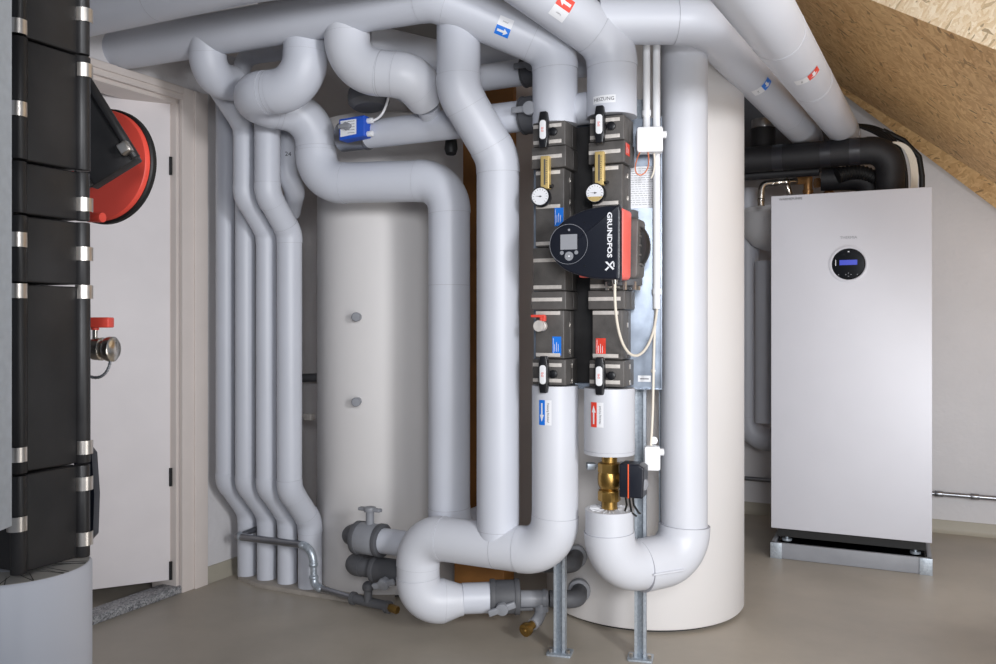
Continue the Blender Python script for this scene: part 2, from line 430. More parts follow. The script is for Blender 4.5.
for hz in (height(165, 3.74), height(478, 3.74), .1):
    h = bmesh.new(); cyl(h, hinge+Z_*(hz-.04)+lnn*.004-ld*.002, hinge+Z_*(hz+.04)+lnn*.004-ld*.002, .007, 12); obj('hinge', h, dr, M['rubber'])
sl = bmesh.new(); box(sl, w((s_c1+s_e)/2+.015, .016, -.035), D_, R_, Z_, s_e-s_c1-.03, .10, .032, .003)
tag(obj('threshold', sl, None, M['granite']), 'speckled granite threshold under the door', 'threshold', kind='structure')
cb2 = bmesh.new(); box(cb2, (.20, 4.75, 1.38), R_, D_, Z_, .34, .30, 2.76); struct('added_column', cb2, M['case'])  # column added in the gap, nearer the light so the strip reads brighter
# ceiling
cb = bmesh.new(); box(cb, (-1.6, 3.2, CE+.05), (1, 0, 0), (0, 1, 0), Z_, 6.0, 8.4, .1)
struct('ceiling', cb, M['ceil'])
# sloping strand board under the stair / roof
def on_wall(px, py, back=0):
    k = (px-CX)/F; a = 6.12-back/.894; y = a/(1+.5*k); return V((k*y, y, CH+(HY-py)/F*y))
E0, E1 = on_wall(868, 110), on_wall(996, 207)
sd = (E1-E0).normalized()
L0 = on_wall(872, 106, .3); L1 = on_wall(996, 184, .3); sd1 = (L1-L0).normalized()
def uvpoly(pts, o, u, v, name, m, th=.018):
    n = (V(u).cross(V(v))).normalized()
    if n.z < 0: n = -n
    bm = bmesh.new(); lo = [bm.verts.new(p) for p in pts]; hi = [bm.verts.new(p+n*th) for p in pts]
    bm.faces.new(lo); bm.faces.new(list(reversed(hi)))
    for i in range(len(pts)): bm.faces.new((lo[i], hi[i], hi[(i+1) % len(pts)], lo[(i+1) % len(pts)]))
    uvl = bm.loops.layers.uv.new('UVMap')
    for f in bm.faces:
        for l in f.loops: l[uvl].uv = ((l.vert.co-o).dot(u), (l.vert.co-o).dot(v))
    o_ = bpy.data.objects.new(name, bpy.data.meshes.new(name)); bmesh.ops.recalc_face_normals(bm, faces=bm.faces)
    bm.to_mesh(o_.data); bm.free(); o_.data.materials.append(m); C.objects.link(o_); o_['kind'] = 'structure'; return o_
pn = sd1.cross(D_).normalized()                  # main board plane through L0
def ray(px, py):
    d = V(((px-CX)/F, 1, (HY-py)/F)); o = V((0, 0, CH)); t = (L0-o).dot(pn)/d.dot(pn); return o+d*t
B0, B1 = ray(866, -2), ray(996, 50)
bd = (B1-B0).normalized()
Lm = L0-sd1*.55; Lp = L1+sd1*1.0
def meet(p, d):                                  # where the fold line B meets p + t*D_
    A = [(bd.x, -D_.x), (bd.y, -D_.y)]; det = A[0][0]*A[1][1]-A[0][1]*A[1][0]; rx, ry = p.x-B0.x, p.y-B0.y
    t = (rx*A[1][1]-A[0][1]*ry)/det; return B0+bd*t
Bm, Bp = meet(Lm, D_), meet(Lp, D_)
vv = D_
uvpoly([Lm, Lp, Bp, Bm], L0, sd1, vv, 'ceiling_slope', M['osb'])
Em = E0-sd*.6; Ep = E1+sd*1.0
uvpoly([Lm, Lp, Ep, Em], E0, sd, (L0-E0-sd*((L0-E0).dot(sd))).normalized(), 'trim_3', M['osb'], .012)
up = V((0, -.55, .83)).normalized()
uvpoly([Bm, Bp, Bp+up*1.1, Bm+up*1.1], B0, bd, up, 'trim_4', M['osb_lit'])

# ============================================================ TANKS
def tank(label, c, r, h, pipes=()):
    t = thing('buffer_tank', label, 'tank', (c[0], c[1], 0), 'cream buffer tanks')
    b = bmesh.new(); lathe(b, [(0, .012), (r-.02, .012), (r-.006, .014), (r, .022), (r, h-.03), (r-.008, h-.01), (r-.03, h), (0, h)], (c[0], c[1], 0), Z_, 96); obj('jacket', b, t, M['tank'])
    b = bmesh.new(); cyl(b, (c[0], c[1], 0), (c[0], c[1], .014), r-.03, 64); obj('foot_ring', b, t, M['black'])
    a = bmesh.new(); an = math.radians(60); box(a, (c[0]+math.cos(an)*(r+.001), c[1]+math.sin(an)*(r+.001), h/2), (-math.sin(an), math.cos(an), 0), (math.cos(an), math.sin(an), 0), Z_, .03, .006, h-.06, .001); obj('seam_strip', a, t, M['white'])
    return t
T1 = V((.630, 3.680, 0)); T1R = .419
T2 = V((-.507, 4.02, 0)); T2R = .342
tank('large cream cylindrical tank standing behind the pump assembly', T1, T1R, 2.33)
t2 = tank('cream cylindrical tank with two small grey sensor plugs, behind the bent grey pipe', T2, T2R, 2.12)
for py in (317, 401):
    k = (359-CX)/F; y = 3.70
    p = V((k*y, y, 0)); n = (p-T2).normalized(); p = T2+n*T2R+Z_*height(py, y)
    b = bmesh.new(); lathe(b, [(0, -.004), (.017, -.004), (.017, .004), (.014, .005), (.014, .022), (.019, .024), (.02, .048), (.017, .052), (0, .053)], p, n+V((.25, 0, 0)), 24); obj('sensor_plug', b, t2, M['grey'], label='small grey screwed plug')

# timber board between the tanks
b = bmesh.new(); box(b, (-.09, 4.53, 1.3), R_, D_, Z_, .40, .035, 2.6, .003)
tag(obj('wooden_board', b, None, M['wood']), 'orange brown upright wooden board between the two tanks', 'board')

b = bmesh.new(); box(b, (-.06, 3.66, .083), R_, D_, Z_, .24, .10, .163, .004)
tag(obj('timber_block', b, None, M['wood']), 'short brown timber block on the floor behind the white loop', 'block')

# ============================================================ PUMP STATION
P = .079
A = V((.198, 2.95, 0)); B = V((.384, 2.868, 0)); CC = V((.657, 3.0, 0))
def v3(p, z): return V((p.x, p.y, z))
JD = V((-.138, 2.95, 0))
# A upper: inlet pipe H2 along the door corner to the diagonal and column
zA1, zA0 = 1.885, .985
H2z = 2.315
h2 = run_pipe('insulated_pipe', 'grey insulated pipe from ceiling left, dropping into the blue labelled left column', 'pipe',
    [V((-1.562, 3.489, H2z)), V((-.22, 2.92, H2z)), v3(A, 2.15), v3(A, zA1-.004)], .0785, [.12, .10])
def diag_surf(px, a, b, r):
    ax = (b-a).normalized(); best = None
    for i in range(400):
        p = a+(b-a)*(i/400); q = CX+F*p.x/p.y
        if best is None or abs(q-px) < best[0]: best = (abs(q-px), p)
    p = best[1]; view = (V((0, 0, CH))-p); view -= ax*view.dot(ax); n = view.normalized(); return Surf(p+n*r, n, ax, r)
sf = diag_surf(505, V((-.22, 2.92, H2z)), v3(A, 2.15), .0775); flow_label(h2, sf, 'lblue', .062, .05, txt='Rücklauf', down=False, flip=True)
# B upper
H1z = 2.335
h1 = run_pipe('insulated_pipe', 'foremost grey insulated pipe along the ceiling, red label, dropping into the right column', 'pipe',
    [V((-1.56, 3.14, H1z)), V((-.78, 2.77, H1z)), V((-.05, 2.66, 2.36)), v3(B, 2.14), v3(B, zA1+.004)], .0835, [.3, .16, .11], seams=[(0, .5)])
sf = diag_surf(556, V((-.05, 2.66, 2.36)), v3(B, 2.14), .0835); flow_label(h1, sf, 'lred', .075, .056, txt='Vorlauf', down=True)
nb = V((-.5, -1, 0)).normalized(); sB = Surf(v3(B, height(98, 2.78))+nb*.0835, nb, Z_, .0835)
bmx = sB.rect(-.04, -.013, .04, .013, .001); tx = sB.text('HEIZUNG', .0165, .0016)
obj('name_label', [(bmx, M['paper']), (tx, M['ink'])], h1, label='white label reading HEIZUNG')

# columns below the pump groups
RUNZ = .397; el = V((-.300, 3.195, 0))
lo = run_pipe('insulated_pipe', 'white insulated pipe from lower left column, running left and looping down above floor', 'pipe',
    [v3(A, zA0-.004), v3(A, RUNZ), v3(el, RUNZ), v3(el, .146), V((-.205, 3.212, .147))], .0805, [.12, .10, .085], m='pvc_w', seams=[(1, .3)])
b = bmesh.new(); cq_ = V((-.206, 3.212, .147)); lathe(b, [(0, 0), (.081, 0), (.081, .004), (.060, .062), (.058, .075), (0, .075)], cq_, (1, .09, .02), 44); obj('cone_reducer', b, lo, M['pvc_w'])
nb = V((-.55, -1, 0)).normalized(); sA = Surf(v3(A, height(413, 2.87))+nb*.0795, nb, Z_, .0795)
flow_label(lo, sA, 'lblue', .046, .085, down=True, txt='Heizung Rücklauf')
# B lower cylinder, brass valve, loop to C
zb = height(457, 2.79); BU = B; B = V((.375, 2.862, 0))
bl = thing('insulated_pipe', 'short white insulated pipe with red arrow label, above the brass valve', 'pipe', v3(B, zb))
b = bmesh.new(); lathe(b, [(.02, 0), (.0835, 0), (.085, .002), (.085, zA0-zb-.006), (0, zA0-zb-.006)], v3(B, zb), Z_, 48); obj('pipe_section', b, bl, M['pvc_w'])
sm = bmesh.new(); sweep(sm, [v3(B, zb+.012), v3(B, zb+.0135)], .0856, 48); obj('joint_seam', sm, bl, M['pvc_d'])
nb = V((-.72, -1, 0)).normalized(); sB2 = Surf(v3(B, height(415, 2.79))+nb*.085, nb, Z_, .085)
flow_label(bl, sB2, 'lred', .046, .082, txt='Heizung Vorlauf')
zl = height(514, 2.79); LB = .368
dirBC = (CC-B).normalized()
lp = run_pipe('insulated_pipe', 'white insulated U-loop pipe rising as the tall column right of the pump', 'pipe',
    [v3(B, zl), v3(B, LB), v3(CC, LB), v3(CC, 2.26)], .081, [.115, .105], m='pvc_w', fat={0: .002, 1: .007}, ends={1: (.085, .012)})
b = bmesh.new(); lathe(b, [(.03, .0005), (.081, .0005)], v3(B, zl), Z_, 48)
for k in range(22):
    a = 2*math.pi*k/22+random.uniform(-.08, .08); d = V((math.cos(a), math.sin(a), 0)); q = V((-d.y, d.x, 0))
    box(b, v3(B, zl+.003)+d*.05, d, q, Z_, random.uniform(.03, .05), .0016, .002)
obj('end_collar', b, lp, M['paper'], label='cut jacket end folded in like a star')
# raised ridge on the bend
mid = (v3(B, LB)+v3(CC, LB))/2
rid = []
for i in range(15):
    t = i/14; p = v3(B, LB)+(v3(CC, LB)-v3(B, LB))*(.36+.42*t); rid.append(p+V((dirBC.y, -dirBC.x, 0))*.0925-Z_*.010)
b = bmesh.new(); sweep(b, rid, [.002]+[.0045]*13+[.002], 10); obj('jacket_ridge', b, lp, M['pvc_w'])

# brass balancing valve with actuator
bv = thing('motor_valve', 'brass valve with small black motor head between two white pipe ends', 'valve', v3(B, zl))
hz = zb-zl
b = bmesh.new(); lathe(b, [(0, .002), (.027, .002), (.027, .03), (.036, .032), (.036, .03+.035), (.030, .068), (.034, .074), (.0385, .085), (.0395, .10), (.0385, .118), (.034, .132), (.032, .14), (.033, .155), (.036, hz-.032), (.03, hz-.030), (.026, hz-.028), (.026, hz-.001), (0, hz-.001)], v3(B, zl), Z_, 32); obj('valve_body', b, bv, M['brass'])
for q, z0 in ((0, .03), (1, hz-.062)):
    b = bmesh.new(); prism(b, circle(.0385, 8), v3(B, zl+z0), (1, 0, 0), (0, 1, 0), Z_, 0, .032, .003); obj('union_nut', b, bv, M['brass'])
mc = at(631.5, 479.5, 2.80); mr = V((.93, -.36, 0)).normalized(); mf = V((-.36, -.93, 0))
b = bmesh.new(); cyl(b, v3(B, mc.z)+V((.01, 0, 0)), v3(mc, mc.z), .016, 20); obj('valve_stem', b, bv, M['brass'])
b = bmesh.new(); prism(b, rounded([(-.034, -.055), (.044, -.055), (.048, .045), (.03, .056), (-.034, .056)], .007), mc, mr, Z_, mf, -.035, .035, .005); obj('motor_head', b, bv, M['pump'])
b = bmesh.new(); box(b, mc+mr*-.003+mf*.0362, mr, mf, Z_, .004, .003, .112, .0008); obj('stripe', b, bv, M['orange'])
b = bmesh.new(); n2 = (mf*.42+mr*.9).normalized(); lathe(b, [(0, -.006), (.018, -.006), (.018, .004), (.015, .006), (0, .006)], mc+mr*.044+mf*.012-Z_*.012, n2, 28); obj('dial', b, bv, M['glass'])
for k in range(3):
    b = bmesh.new(); s0 = mc-Z_*.055+mr*(-.02+.012*k); pts = [s0+V((0, 0, -.0)), s0+V((.004, 0, -.03)), s0+V((.012*k, .02, -.06)), s0+V((.03, .04, -.085+.01*k))]; sweep(b, pts, .0035, 8); obj('cable', b, bv, M['rubber'])

B = BU
# blocks of a pump group
FR = V((.913, -.407, 0)).normalized(); FN = V((-.407, -.913, 0)).normalized()
def group(P0, label, y_f, blue, ol, og, om):
    g = thing('pump_group', label, 'pump group', v3(P0, .985), 'insulated pump groups')
    hs = lambda py: CH+(HY-py)*2.89/F
    secs = [(121, 146, .118, .12), (146, 168, .124, .128), (168, 247, .104, .106), (247, 291, .118, .118), (291, 310, .126, .13), (310, 359, .104, .106), (359, 385.5, .12, .122)]
    for (a, c, wd, dp) in secs:
        z1, z0 = hs(a), hs(c)
        b = bmesh.new(); box(b, v3(P0, (z0+z1)/2), FR, FN, Z_, wd, dp, z1-z0-.0025, .0035)
        # recessed joint line round the shell
        box(b, v3(P0, (z0+z1)/2)-FN*(dp*.1), FR, FN, Z_, wd+.003, .004, z1-z0-.012, .001)
        obj('insulation_shell', b, g, M['epp2'])
    if blue:
        b = bmesh.new(); box(b, v3(P0, 1.435)-FN*.068+FR*.045, FR, FN, Z_, .20, .016, .895, .002); obj('dark_slab', b, g, M['epp'])  # added slab paints the plate's dark reflection between the two groups
    strips = [(125.5, .118, .12), (141.5, .118, .12), (156.5, .124, .128), (172, .104, .106), (206, .104, .106), (243, .104, .106), (260, .118, .118), (287, .118, .118), (299.5, .126, .13), (313, .104, .106), (355, .104, .106), (365, .12, .122), (380.5, .12, .122)]
    for (py, wd, dp) in strips:
        z = hs(py)
        b = bmesh.new(); box(b, v3(P0, z)+FN*(dp/2+.0008)-FR*.006, FR, FN, Z_, wd-.016, .002, .0125, .0005)
        obj('retaining_strip', b, g, M['alum'])
    for py in (178, 200, 325, 352, 366, 382):
        b = bmesh.new(); box(b, v3(P0, hs(py))+FR*(.0535 if py < 359 else .061)-FN*.006, FR, FN, Z_, .003, .01, .016, .0005); obj('side_clip', b, g, M['alu'])
    # ball valve levers
    for py in (132, 374):
        z = hs(py); q = v3(P0, z)+FN*.062-FR*(.028-ol)
        b = bmesh.new(); cyl(b, q-FN*.004, q+FN*.028, .013, 20); 
        o = obj('valve_stem', b, g, M['plastic'])
        b = bmesh.new(); prism(b, rounded([(-.012, -.062), (.012, -.062), (.017, -.03), (.017, .03), (.012, .062), (-.012, .062), (-.017, .03), (-.017, -.03)], .004, 3), q+FN*.028, FR, Z_, FN, 0, .018, .004)
        lv = obj('valve_lever', b, g, M['plastic'])
        b = bmesh.new(); prism(b, rounded([(-.011, -.032), (.011, -.032), (.011, .032), (-.011, .032)], .0095, 5), q+FN*.046, FR, Z_, FN, -.001, .0025, .001)
        s = Surf(q+FN*.0488, FN, Z_); t = s.text('IMI', .013, 0, math.pi/2)
        ins = obj('lever_inlay', [(b, M['white']), (t, M['lred'])], lv, label='white inlay with small red print')
        b = bmesh.new(); k = v3(P0, z)+FN*.062+FR*.018; lathe(b, [(0, 0), (.014, 0), (.014, .01), (.009, .012), (0, .012)], k, FN, 18); obj('locking_knob', b, g, M['plastic'])
    # gold thermometer scale
    z = hs(173); q = v3(P0, z)+FN*.066-FR*(.010-om)
    b = bmesh.new(); box(b, q+FN*.006, FR, FN, Z_, .031, .022, .112, .003)
    s = Surf(q+FN*.0176, FN, Z_); c2 = s.rect(-.003, -.042, .003, .045, 0); ticks = bmesh.new()
    for i in range(13): s.rect(.004, -.036+.0062*i, .010 if i % 3 == 0 else .008, -.0342+.0062*i, .0001, ticks)
    obj('flow_meter', [(b, M['gold']), (c2, M['epp2']), (ticks, M['ink'])], g)
    b = bmesh.new(); cyl(b, q-Z_*.048-FN*.005, q-Z_*.048+FN*.02+FR*.03, .006, 14); obj('meter_tap', b, g, M['plastic'])
    # pressure/temperature dial
    z = hs(197); q = v3(P0, z)+FN*.058-FR*(.038-og); gn = (FN*.95+V((0, 0, .02))+V((.10, 0, 0))).normalized()
    b = bmesh.new(); lathe(b, [(0, 0), (.033, 0), (.034, .006), (.034, .026), (.031, .030), (.029, .028), (0, .028)], q, gn, 40)
    ga = obj('dial_gauge', b, g, M['plastic'])
    s = Surf(q+gn*.0286, gn, Z_); f = s.poly(circle(.029, 36), 0); ink = bmesh.new()
    for i in range(13):
        a = math.radians(-45+i*22.5); d = V((math.cos(a), math.sin(a)))
        e = V((-d.y, d.x))*.0006; s.poly([tuple(d*.021-e), tuple(d*.026-e), tuple(d*.026+e), tuple(d*.021+e)], .0003, ink)
    s.poly([(-.02, .002), (0, -.0012), (.006, -.001), (.006, .0012), (0, .0012)], .0006, ink); s.poly(circle(.003, 12), .0007, ink)
    LL = [(f, M['paper']), (ink, M['ink'])]
    if not blue: LL.append((s.poly([(x, y) for x, y in circle(.0285, 24, 0, 0, math.radians(205), math.radians(335))], .0002), M['gold']))
    obj('dial_face', LL, ga, label='white dial face' + ('' if blue else ' with ochre lower segment'))
    return g, hs
ga, hs = group(A, 'left black insulated pump group with round gauge and red drain lever, blue labels', 2.89, True, .024, .013, .003)
gb, _ = group(B, 'right black insulated pump group behind the large black and red pump', 2.8, False, .017, .003, -.009)
def card(parent, o, n, col, wd, hh, lines):
    s = Surf(o, n, Z_); a = s.rect(-wd/2, -hh/2, wd/2, hh/2, .0006); t = bmesh.new()
    for k in range(lines): s.rect(-wd*.25+k*wd*.2, -hh*.3, -wd*.2+k*wd*.2, hh*(.1+.1*(k % 2)), .0012, t)
    s.rect(-wd*.4, -hh*.42, -wd*.36, hh*.42, .0012, t)
    obj('type_label', [(a, M[col]), (t, M['paper'])], parent, label='%s sticker with small white print' % ('blue' if col == 'lblue' else 'red'))
card(ga, v3(A, hs(217))+FN*.0535+FR*.034, FN, 'lblue', .032, .062, 3)
card(ga, v3(A, hs(346))+FN*.0535+FR*.026, FN, 'lblue', .032, .064, 3)
card(gb, v3(B, hs(347))+FN*.0535-FR*.022, FN, 'lred', .034, .062, 3)
card(gb, v3(B, hs(154))+FR*.0625+FN*.03, FR, 'lred', .05, .04, 3)
# drain cock with red lever
q = v3(A, hs(326))+FN*.05-FR*.022
b = bmesh.new(); lathe(b, [(0, 0), (.012, 0), (.012, .012), (.018, .014), (.018, .03), (.012, .032), (.012, .04), (.019, .042), (.019, .052), (0, .052)], q, FN, 20)
dc = obj('drain_cock', b, ga, M['alum'], label='nickel drain cock with red lever')
b = bmesh.new(); cyl(b, q+FN*.022, q+FN*.022+Z_*.03, .007, 14); box(b, q+FN*.024+Z_*.034-FR*.012, FR, FN, Z_, .05, .014, .009, .002); box(b, q+FN*.024+Z_*.026+FR*.01, FR, FN, Z_, .012, .014, .02, .002); obj('lever', b, dc, M['red'])

# circulation pump
pc = at(598.5, 244.5, 2.70)
pu = thing('circulation_pump', 'large black and red circulation pump with grey display and white lettering', 'pump', v3(pc, pc.z-.12))
# head outline in (u=FR, v=Z): teardrop to the left, square to the right
k = 2.66/F
def hp(px, py): return ((px-594)*k*1.09, (245-py)*k)
out = [(619, 214), (619, 277), (614, 281.5), (590, 279.5), (568, 272), (555, 260), (550.5, 246), (554, 232), (567, 219), (586, 211), (602, 208.6), (614, 208.6)]
pts = []
P2 = [V(hp(*p)) for p in out]
for i in range(len(P2)):
    p0, p1, p2, p3 = P2[i-1], P2[i], P2[(i+1) % len(P2)], P2[(i+2) % len(P2)]
    if i in (0,): pts.append(tuple(p1)); continue
    for t in (0, .25, .5, .75):
        q = .5*((2*p1)+(p2-p0)*t+(2*p0-5*p1+4*p2-p3)*t*t+(-p0+3*p1-3*p2+p3)*t**3); pts.append(tuple(q))
b = bmesh.new(); prism(b, pts, pc, FR, Z_, FN, .026, .05, .007); head = obj('control_head', b, pu, M['pump'])
red = rounded([(.0, -.108), (.088, -.114), (.091, .108), (.03, .114)], [.01, .016, .012, .01])
b = bmesh.new(); prism(b, red, pc, FR, Z_, FN, -.058, .029, .006); obj('red_housing_band', b, pu, M['coral'])
b = bmesh.new(); prism(b, rounded([(-.03, -.102), (.108, -.106), (.112, .088), (-.02, .1)], .015), pc-FN*.068, FR, Z_, FN, -.085, 0, .006)
for z in (-.06, -.03, .0, .03): box(b, pc-FN*.11+FR*.111+Z_*z, FR, FN, Z_, .008, .06, .008, .002)
obj('motor_housing', b, pu, M['epp2'])
b = bmesh.new(); cq = pc-FN*.128+FR*.042; lathe(b, [(0, -.05), (.05, -.05), (.085, -.03), (.095, 0), (.095, .02), (.088, .03), (0, .03)], cq, FN, 44); obj('volute', b, pu, M['epp'])
b = bmesh.new(); cyl(b, cq-Z_*.10+FN*-.01, cq-Z_*.128+FN*-.01, .062, 36, .004)
obj('flange', b, pu, M['dgrey']); b = bmesh.new(); cyl(b, cq+Z_*.09+FN*-.01, cq+Z_*.12+FN*-.01, .05, 36, .004); obj('flange', b, pu, M['dgrey'])
for i in range(5):
    b = bmesh.new(); a = math.radians(190+i*40); cyl(b, cq-Z_*.115+V((math.cos(a)*.052, math.sin(a)*.052, 0)), cq-Z_*.142+V((math.cos(a)*.052, math.sin(a)*.052, 0)), .007, 6); obj('bolt', b, pu, M['alu'])
b = bmesh.new(); box(b, pc+FR*-.035-Z_*.096-FN*.02, FR, FN, Z_, .06, .04, .014, .003); obj('red_foot', b, pu, M['coral'])
s = Surf(pc+FN*.0505, FN, Z_)
a = s.rect(-.110, -.017, -.054, .031, .0004); rg = bmesh.new(); 
for i in range(44):
    a0 = 2*math.pi*i/44; a1 = 2*math.pi*(i+1)/44
    if math.radians(-25) < a0-0 < math.radians(0): pass
    c = (-.083, .0); r0, r1 = .0625, .0637
    s.poly([(c[0]+r0*math.cos(a0), c[1]+r0*math.sin(a0)), (c[0]+r1*math.cos(a0), c[1]+r1*math.sin(a0)), (c[0]+r1*math.cos(a1), c[1]+r1*math.sin(a1)), (c[0]+r0*math.cos(a1), c[1]+r0*math.sin(a1))], .0003, rg)
kn = bmesh.new(); kcx, kcy = -.081, -.038
s.poly(circle(.0145, 24, kcx, kcy), .0005, kn); s.poly(circle(.0065, 16, kcx-.024, kcy+.011), .0005, kn); s.poly(circle(.0065, 16, kcx+.024, kcy+.011), .0005, kn)
s.poly(circle(.004, 16, kcx, kcy+.083), .0005, kn)
tri = bmesh.new()
for (dx, dy) in ((.0095, 0), (-.0095, 0), (0, .0095), (0, -.0095)): s.poly(circle(.0012, 3, kcx+dx, kcy+dy), .0009, tri)
s.rect(kcx-.003, kcy-.0018, kcx+.003, kcy+.0018, .0009, tri)
obj('control_panel', [(a, M['glass']), (rg, M['grey']), (kn, M['grey']), (tri, M['paper'])], head, label='grey display with round buttons')
t = s.text('GRUNDFOS', .021, .0006, -math.pi/2, .051, .024, True, 1.26)
xl = bmesh.new(); X0, Y0 = .053, -.072                       # the maker's mark: an italic x with a ring gap
s.poly([(X0-.016, Y0+.012), (X0-.010, Y0+.014), (X0+.014, Y0-.010), (X0+.009, Y0-.013)], .0006, xl)
s.poly([(X0+.008, Y0+.014), (X0+.013, Y0+.014), (X0+.002, Y0+.0015), (X0-.003, Y0+.004)], .0006, xl)
s.poly([(X0-.006, Y0-.002), (X0-.002, Y0-.005), (X0-.012, Y0-.015), (X0-.017, Y0-.012)], .0006, xl)
s.poly([(X0+.010, Y0+.010), (X0+.014, Y0+.010), (X0+.014, Y0-.004), (X0+.011, Y0-.004)], .0006, xl)
obj('lettering', [(t, M['paper']), (xl, M['paper'])], head, label='white lettering GRUNDFOS and maker mark')
sc = bmesh.new()
for (x, y) in ((.03, .078), (-.03, .066), (.03, -.082), (-.03, -.07)): lathe(sc, [(0, 0), (.003, 0), (.003, .0008), (0, .0008)], s.p(x, y, -.0002), FN, 10)
obj('screw', sc, head, M['plastic'])
s2 = Surf(pc-FN*.11+FR*.1155, FR, Z_); obj('embossed_mark', [(s2.rect(-.03, .045, .02, .05, .0004), M['epp']), (s2.rect(-.03, .058, .01, .062, .0004), M['epp'])], pu)

# cable from the pump, sagging to the conduit
cs = pc-Z_*.115+FR*.058+FN*.015
b = bmesh.new(); cyl(b, cs-Z_*.012, cs+Z_*.03, .009, 16, .001); obj('cable_gland', b, pu, M['chrome'])
def bez(p, n=24):
    out = []
    for i in range(n+1):
        t = i/n; q = [V(x) for x in p]
        while len(q) > 1: q = [q[j]*(1-t)+q[j+1]*t for j in range(len(q)-1)]
        out.append(q[0])
    return out
def cable(name, label, path, r, m, group=None, n=12):
    b = bmesh.new(); sweep(b, path, r, n); o = obj(name, b, None, M[m]); tag(o, label, 'cable', group); return o
ce = at(657, 309, 2.90)
pth = bez([cs-Z_*.012, at(614, 330, 2.70), at(622, 378, 2.74), at(652, 368, 2.82), ce])
cable('power_cable', 'cream cable sagging in a loop from the pump to the white conduit', pth, .0045, 'cable')
cable('power_cable', 'cream cable hanging straight down to the small white junction box', bez([at(656, 309, 2.91), at(652, 360, 2.89), at(655, 400, 2.88), at(650, 455, 2.87)]), .0045, 'cable')

# mounting plate, struts
pl0 = V((.128, 3.035, 0)); pl1 = V((.568, 2.945, 0)); pd = (pl1-pl0).normalized(); pnn = V((pd.y, -pd.x, 0))
pz0, pz1 = height(389, 2.95), height(118, 2.95)
mp = thing('mounting_plate', 'galvanised sheet steel plate behind both pump groups', 'plate', v3(pl0, pz0))
b = bmesh.new(); cpl = (pl0+pl1)/2; PWd = (pl1-pl0).length
box(b, v3(cpl, (pz0+pz1)/2), pd, pnn, Z_, PWd, .003, pz1-pz0)
box(b, v3(pl1, (pz0+pz1)/2)+pnn*.010-pd*.001, pd, pnn, Z_, .003, .02, pz1-pz0)
box(b, v3(cpl, pz0+.001)+pnn*.014, pd, pnn, Z_, PWd, .028, .003)
obj('sheet', b, mp, M['plate'])
s = Surf(v3(pl1-pd*.062, height(187, 2.95))+pnn*.0017, pnn, Z_)
pw, ph = .115, .145
ap = s.rect(-pw/2, -ph/2, pw/2, ph/2, .0004); tl = bmesh.new()
for i in range(17):
    y = ph*.44-i*.0078
    x = -pw*.44
    while x < pw*.3:
        w2 = random.uniform(.006, .018); s.rect(x, y, min(x+w2, pw*.42), y+.0017, .0008, tl); x += w2+.003
obj('info_sheet', [(ap, M['paper']), (tl, M['grey'])], mp, label='white printed instruction sheet')
s = Surf(v3(pl1-pd*.06, height(379, 2.94))+pnn*.0017, pnn, Z_); obj('small_label', [(s.rect(-.022, -.011, .022, .011, .0004), M['paper']), (s.rect(-.015, -.002, .015, .001, .0008), M['ink'])], mp)
b = bmesh.new(); lathe(b, [(0, 0), (.008, 0), (.008, .006), (0, .007)], v3(pl1-pd*.03, height(371, 2.94))+pnn*.0015, pnn, 6); obj('screw', b, mp, M['alu'])
# U-channel struts with foot plates
def channel(label, p, z1, ww=.041, open_dir=None):
    od = open_dir or V((-.25, -.97, 0)).normalized(); sd_ = V((-od.y, od.x, 0))
    t = thing('steel_strut', label, 'strut', v3(p, 0), 'galvanised struts standing on the floor')
    h = ww/2; e = .0025
    prof = [(-h, -h), (h, -h), (h, h), (h-.010, h), (h-.010, h-e), (h-e, h-e), (h-e, -h+e), (-h+e, -h+e), (-h+e, h-e), (-h+.010, h-e), (-h+.010, h), (-h, h)]
    b = bmesh.new(); prism(b, prof, v3(p, 0), sd_, od, Z_, .006, z1); obj('channel', b, t, M['galv'])
    b = bmesh.new(); prism(b, rounded([(-.045, -.03), (.045, -.03), (.045, .045), (-.045, .045)], .008), v3(p, 0), sd_, od, Z_, .0005, .007, .001); fp = obj('foot_plate', b, t, M['galv'])
    for sx in (-1, 1):
        b = bmesh.new(); cyl(b, v3(p, .006)+sd_*sx*.032+od*.02, v3(p, .02)+sd_*sx*.032+od*.02, .007, 6); obj('anchor_bolt', b, fp, M['alu'])
    return t
S1 = V((.226, 3.085, 0)); S2 = V((.51, 3.038, 0))
channel('galvanised steel strut foot below the left pipe column', S1, 2.0)
channel('galvanised steel strut foot below the right U-loop pipe', S2, 2.0)
b = bmesh.new(); box(b, V((.594, 3.08, .66)), (1, -.2, 0), (.2, 1, 0), Z_, .022, .004, .72); box(b, V((.584, 3.07, .66)), (1, -.2, 0), (.2, 1, 0), Z_, .003, .022, .72); tag(obj('support_rail', b, None, M['galv']), 'slim galvanised angle rail between brass valve and tall column', 'rail')
b = bmesh.new(); box(b, v3(V((.35, 3.022, 0)), height(428, 3.0)), (1, -.06, 0), (.06, 1, 0), Z_, .5, .02, .035, .002)
# pipe clamp between the columns
pcx = at(591, 466, 2.96); bb = bmesh.new(); box(bb, pcx, (1, 0, 0), (0, 1, 0), Z_, .03, .04, .022, .002); cyl(bb, pcx, pcx+V((.12, .06, 0)), .006, 10)
b.free()
tag(obj('pipe_clamp', bb, None, M['galv']), 'bright galvanised pipe clamp between left column and brass valve', 'clamp')

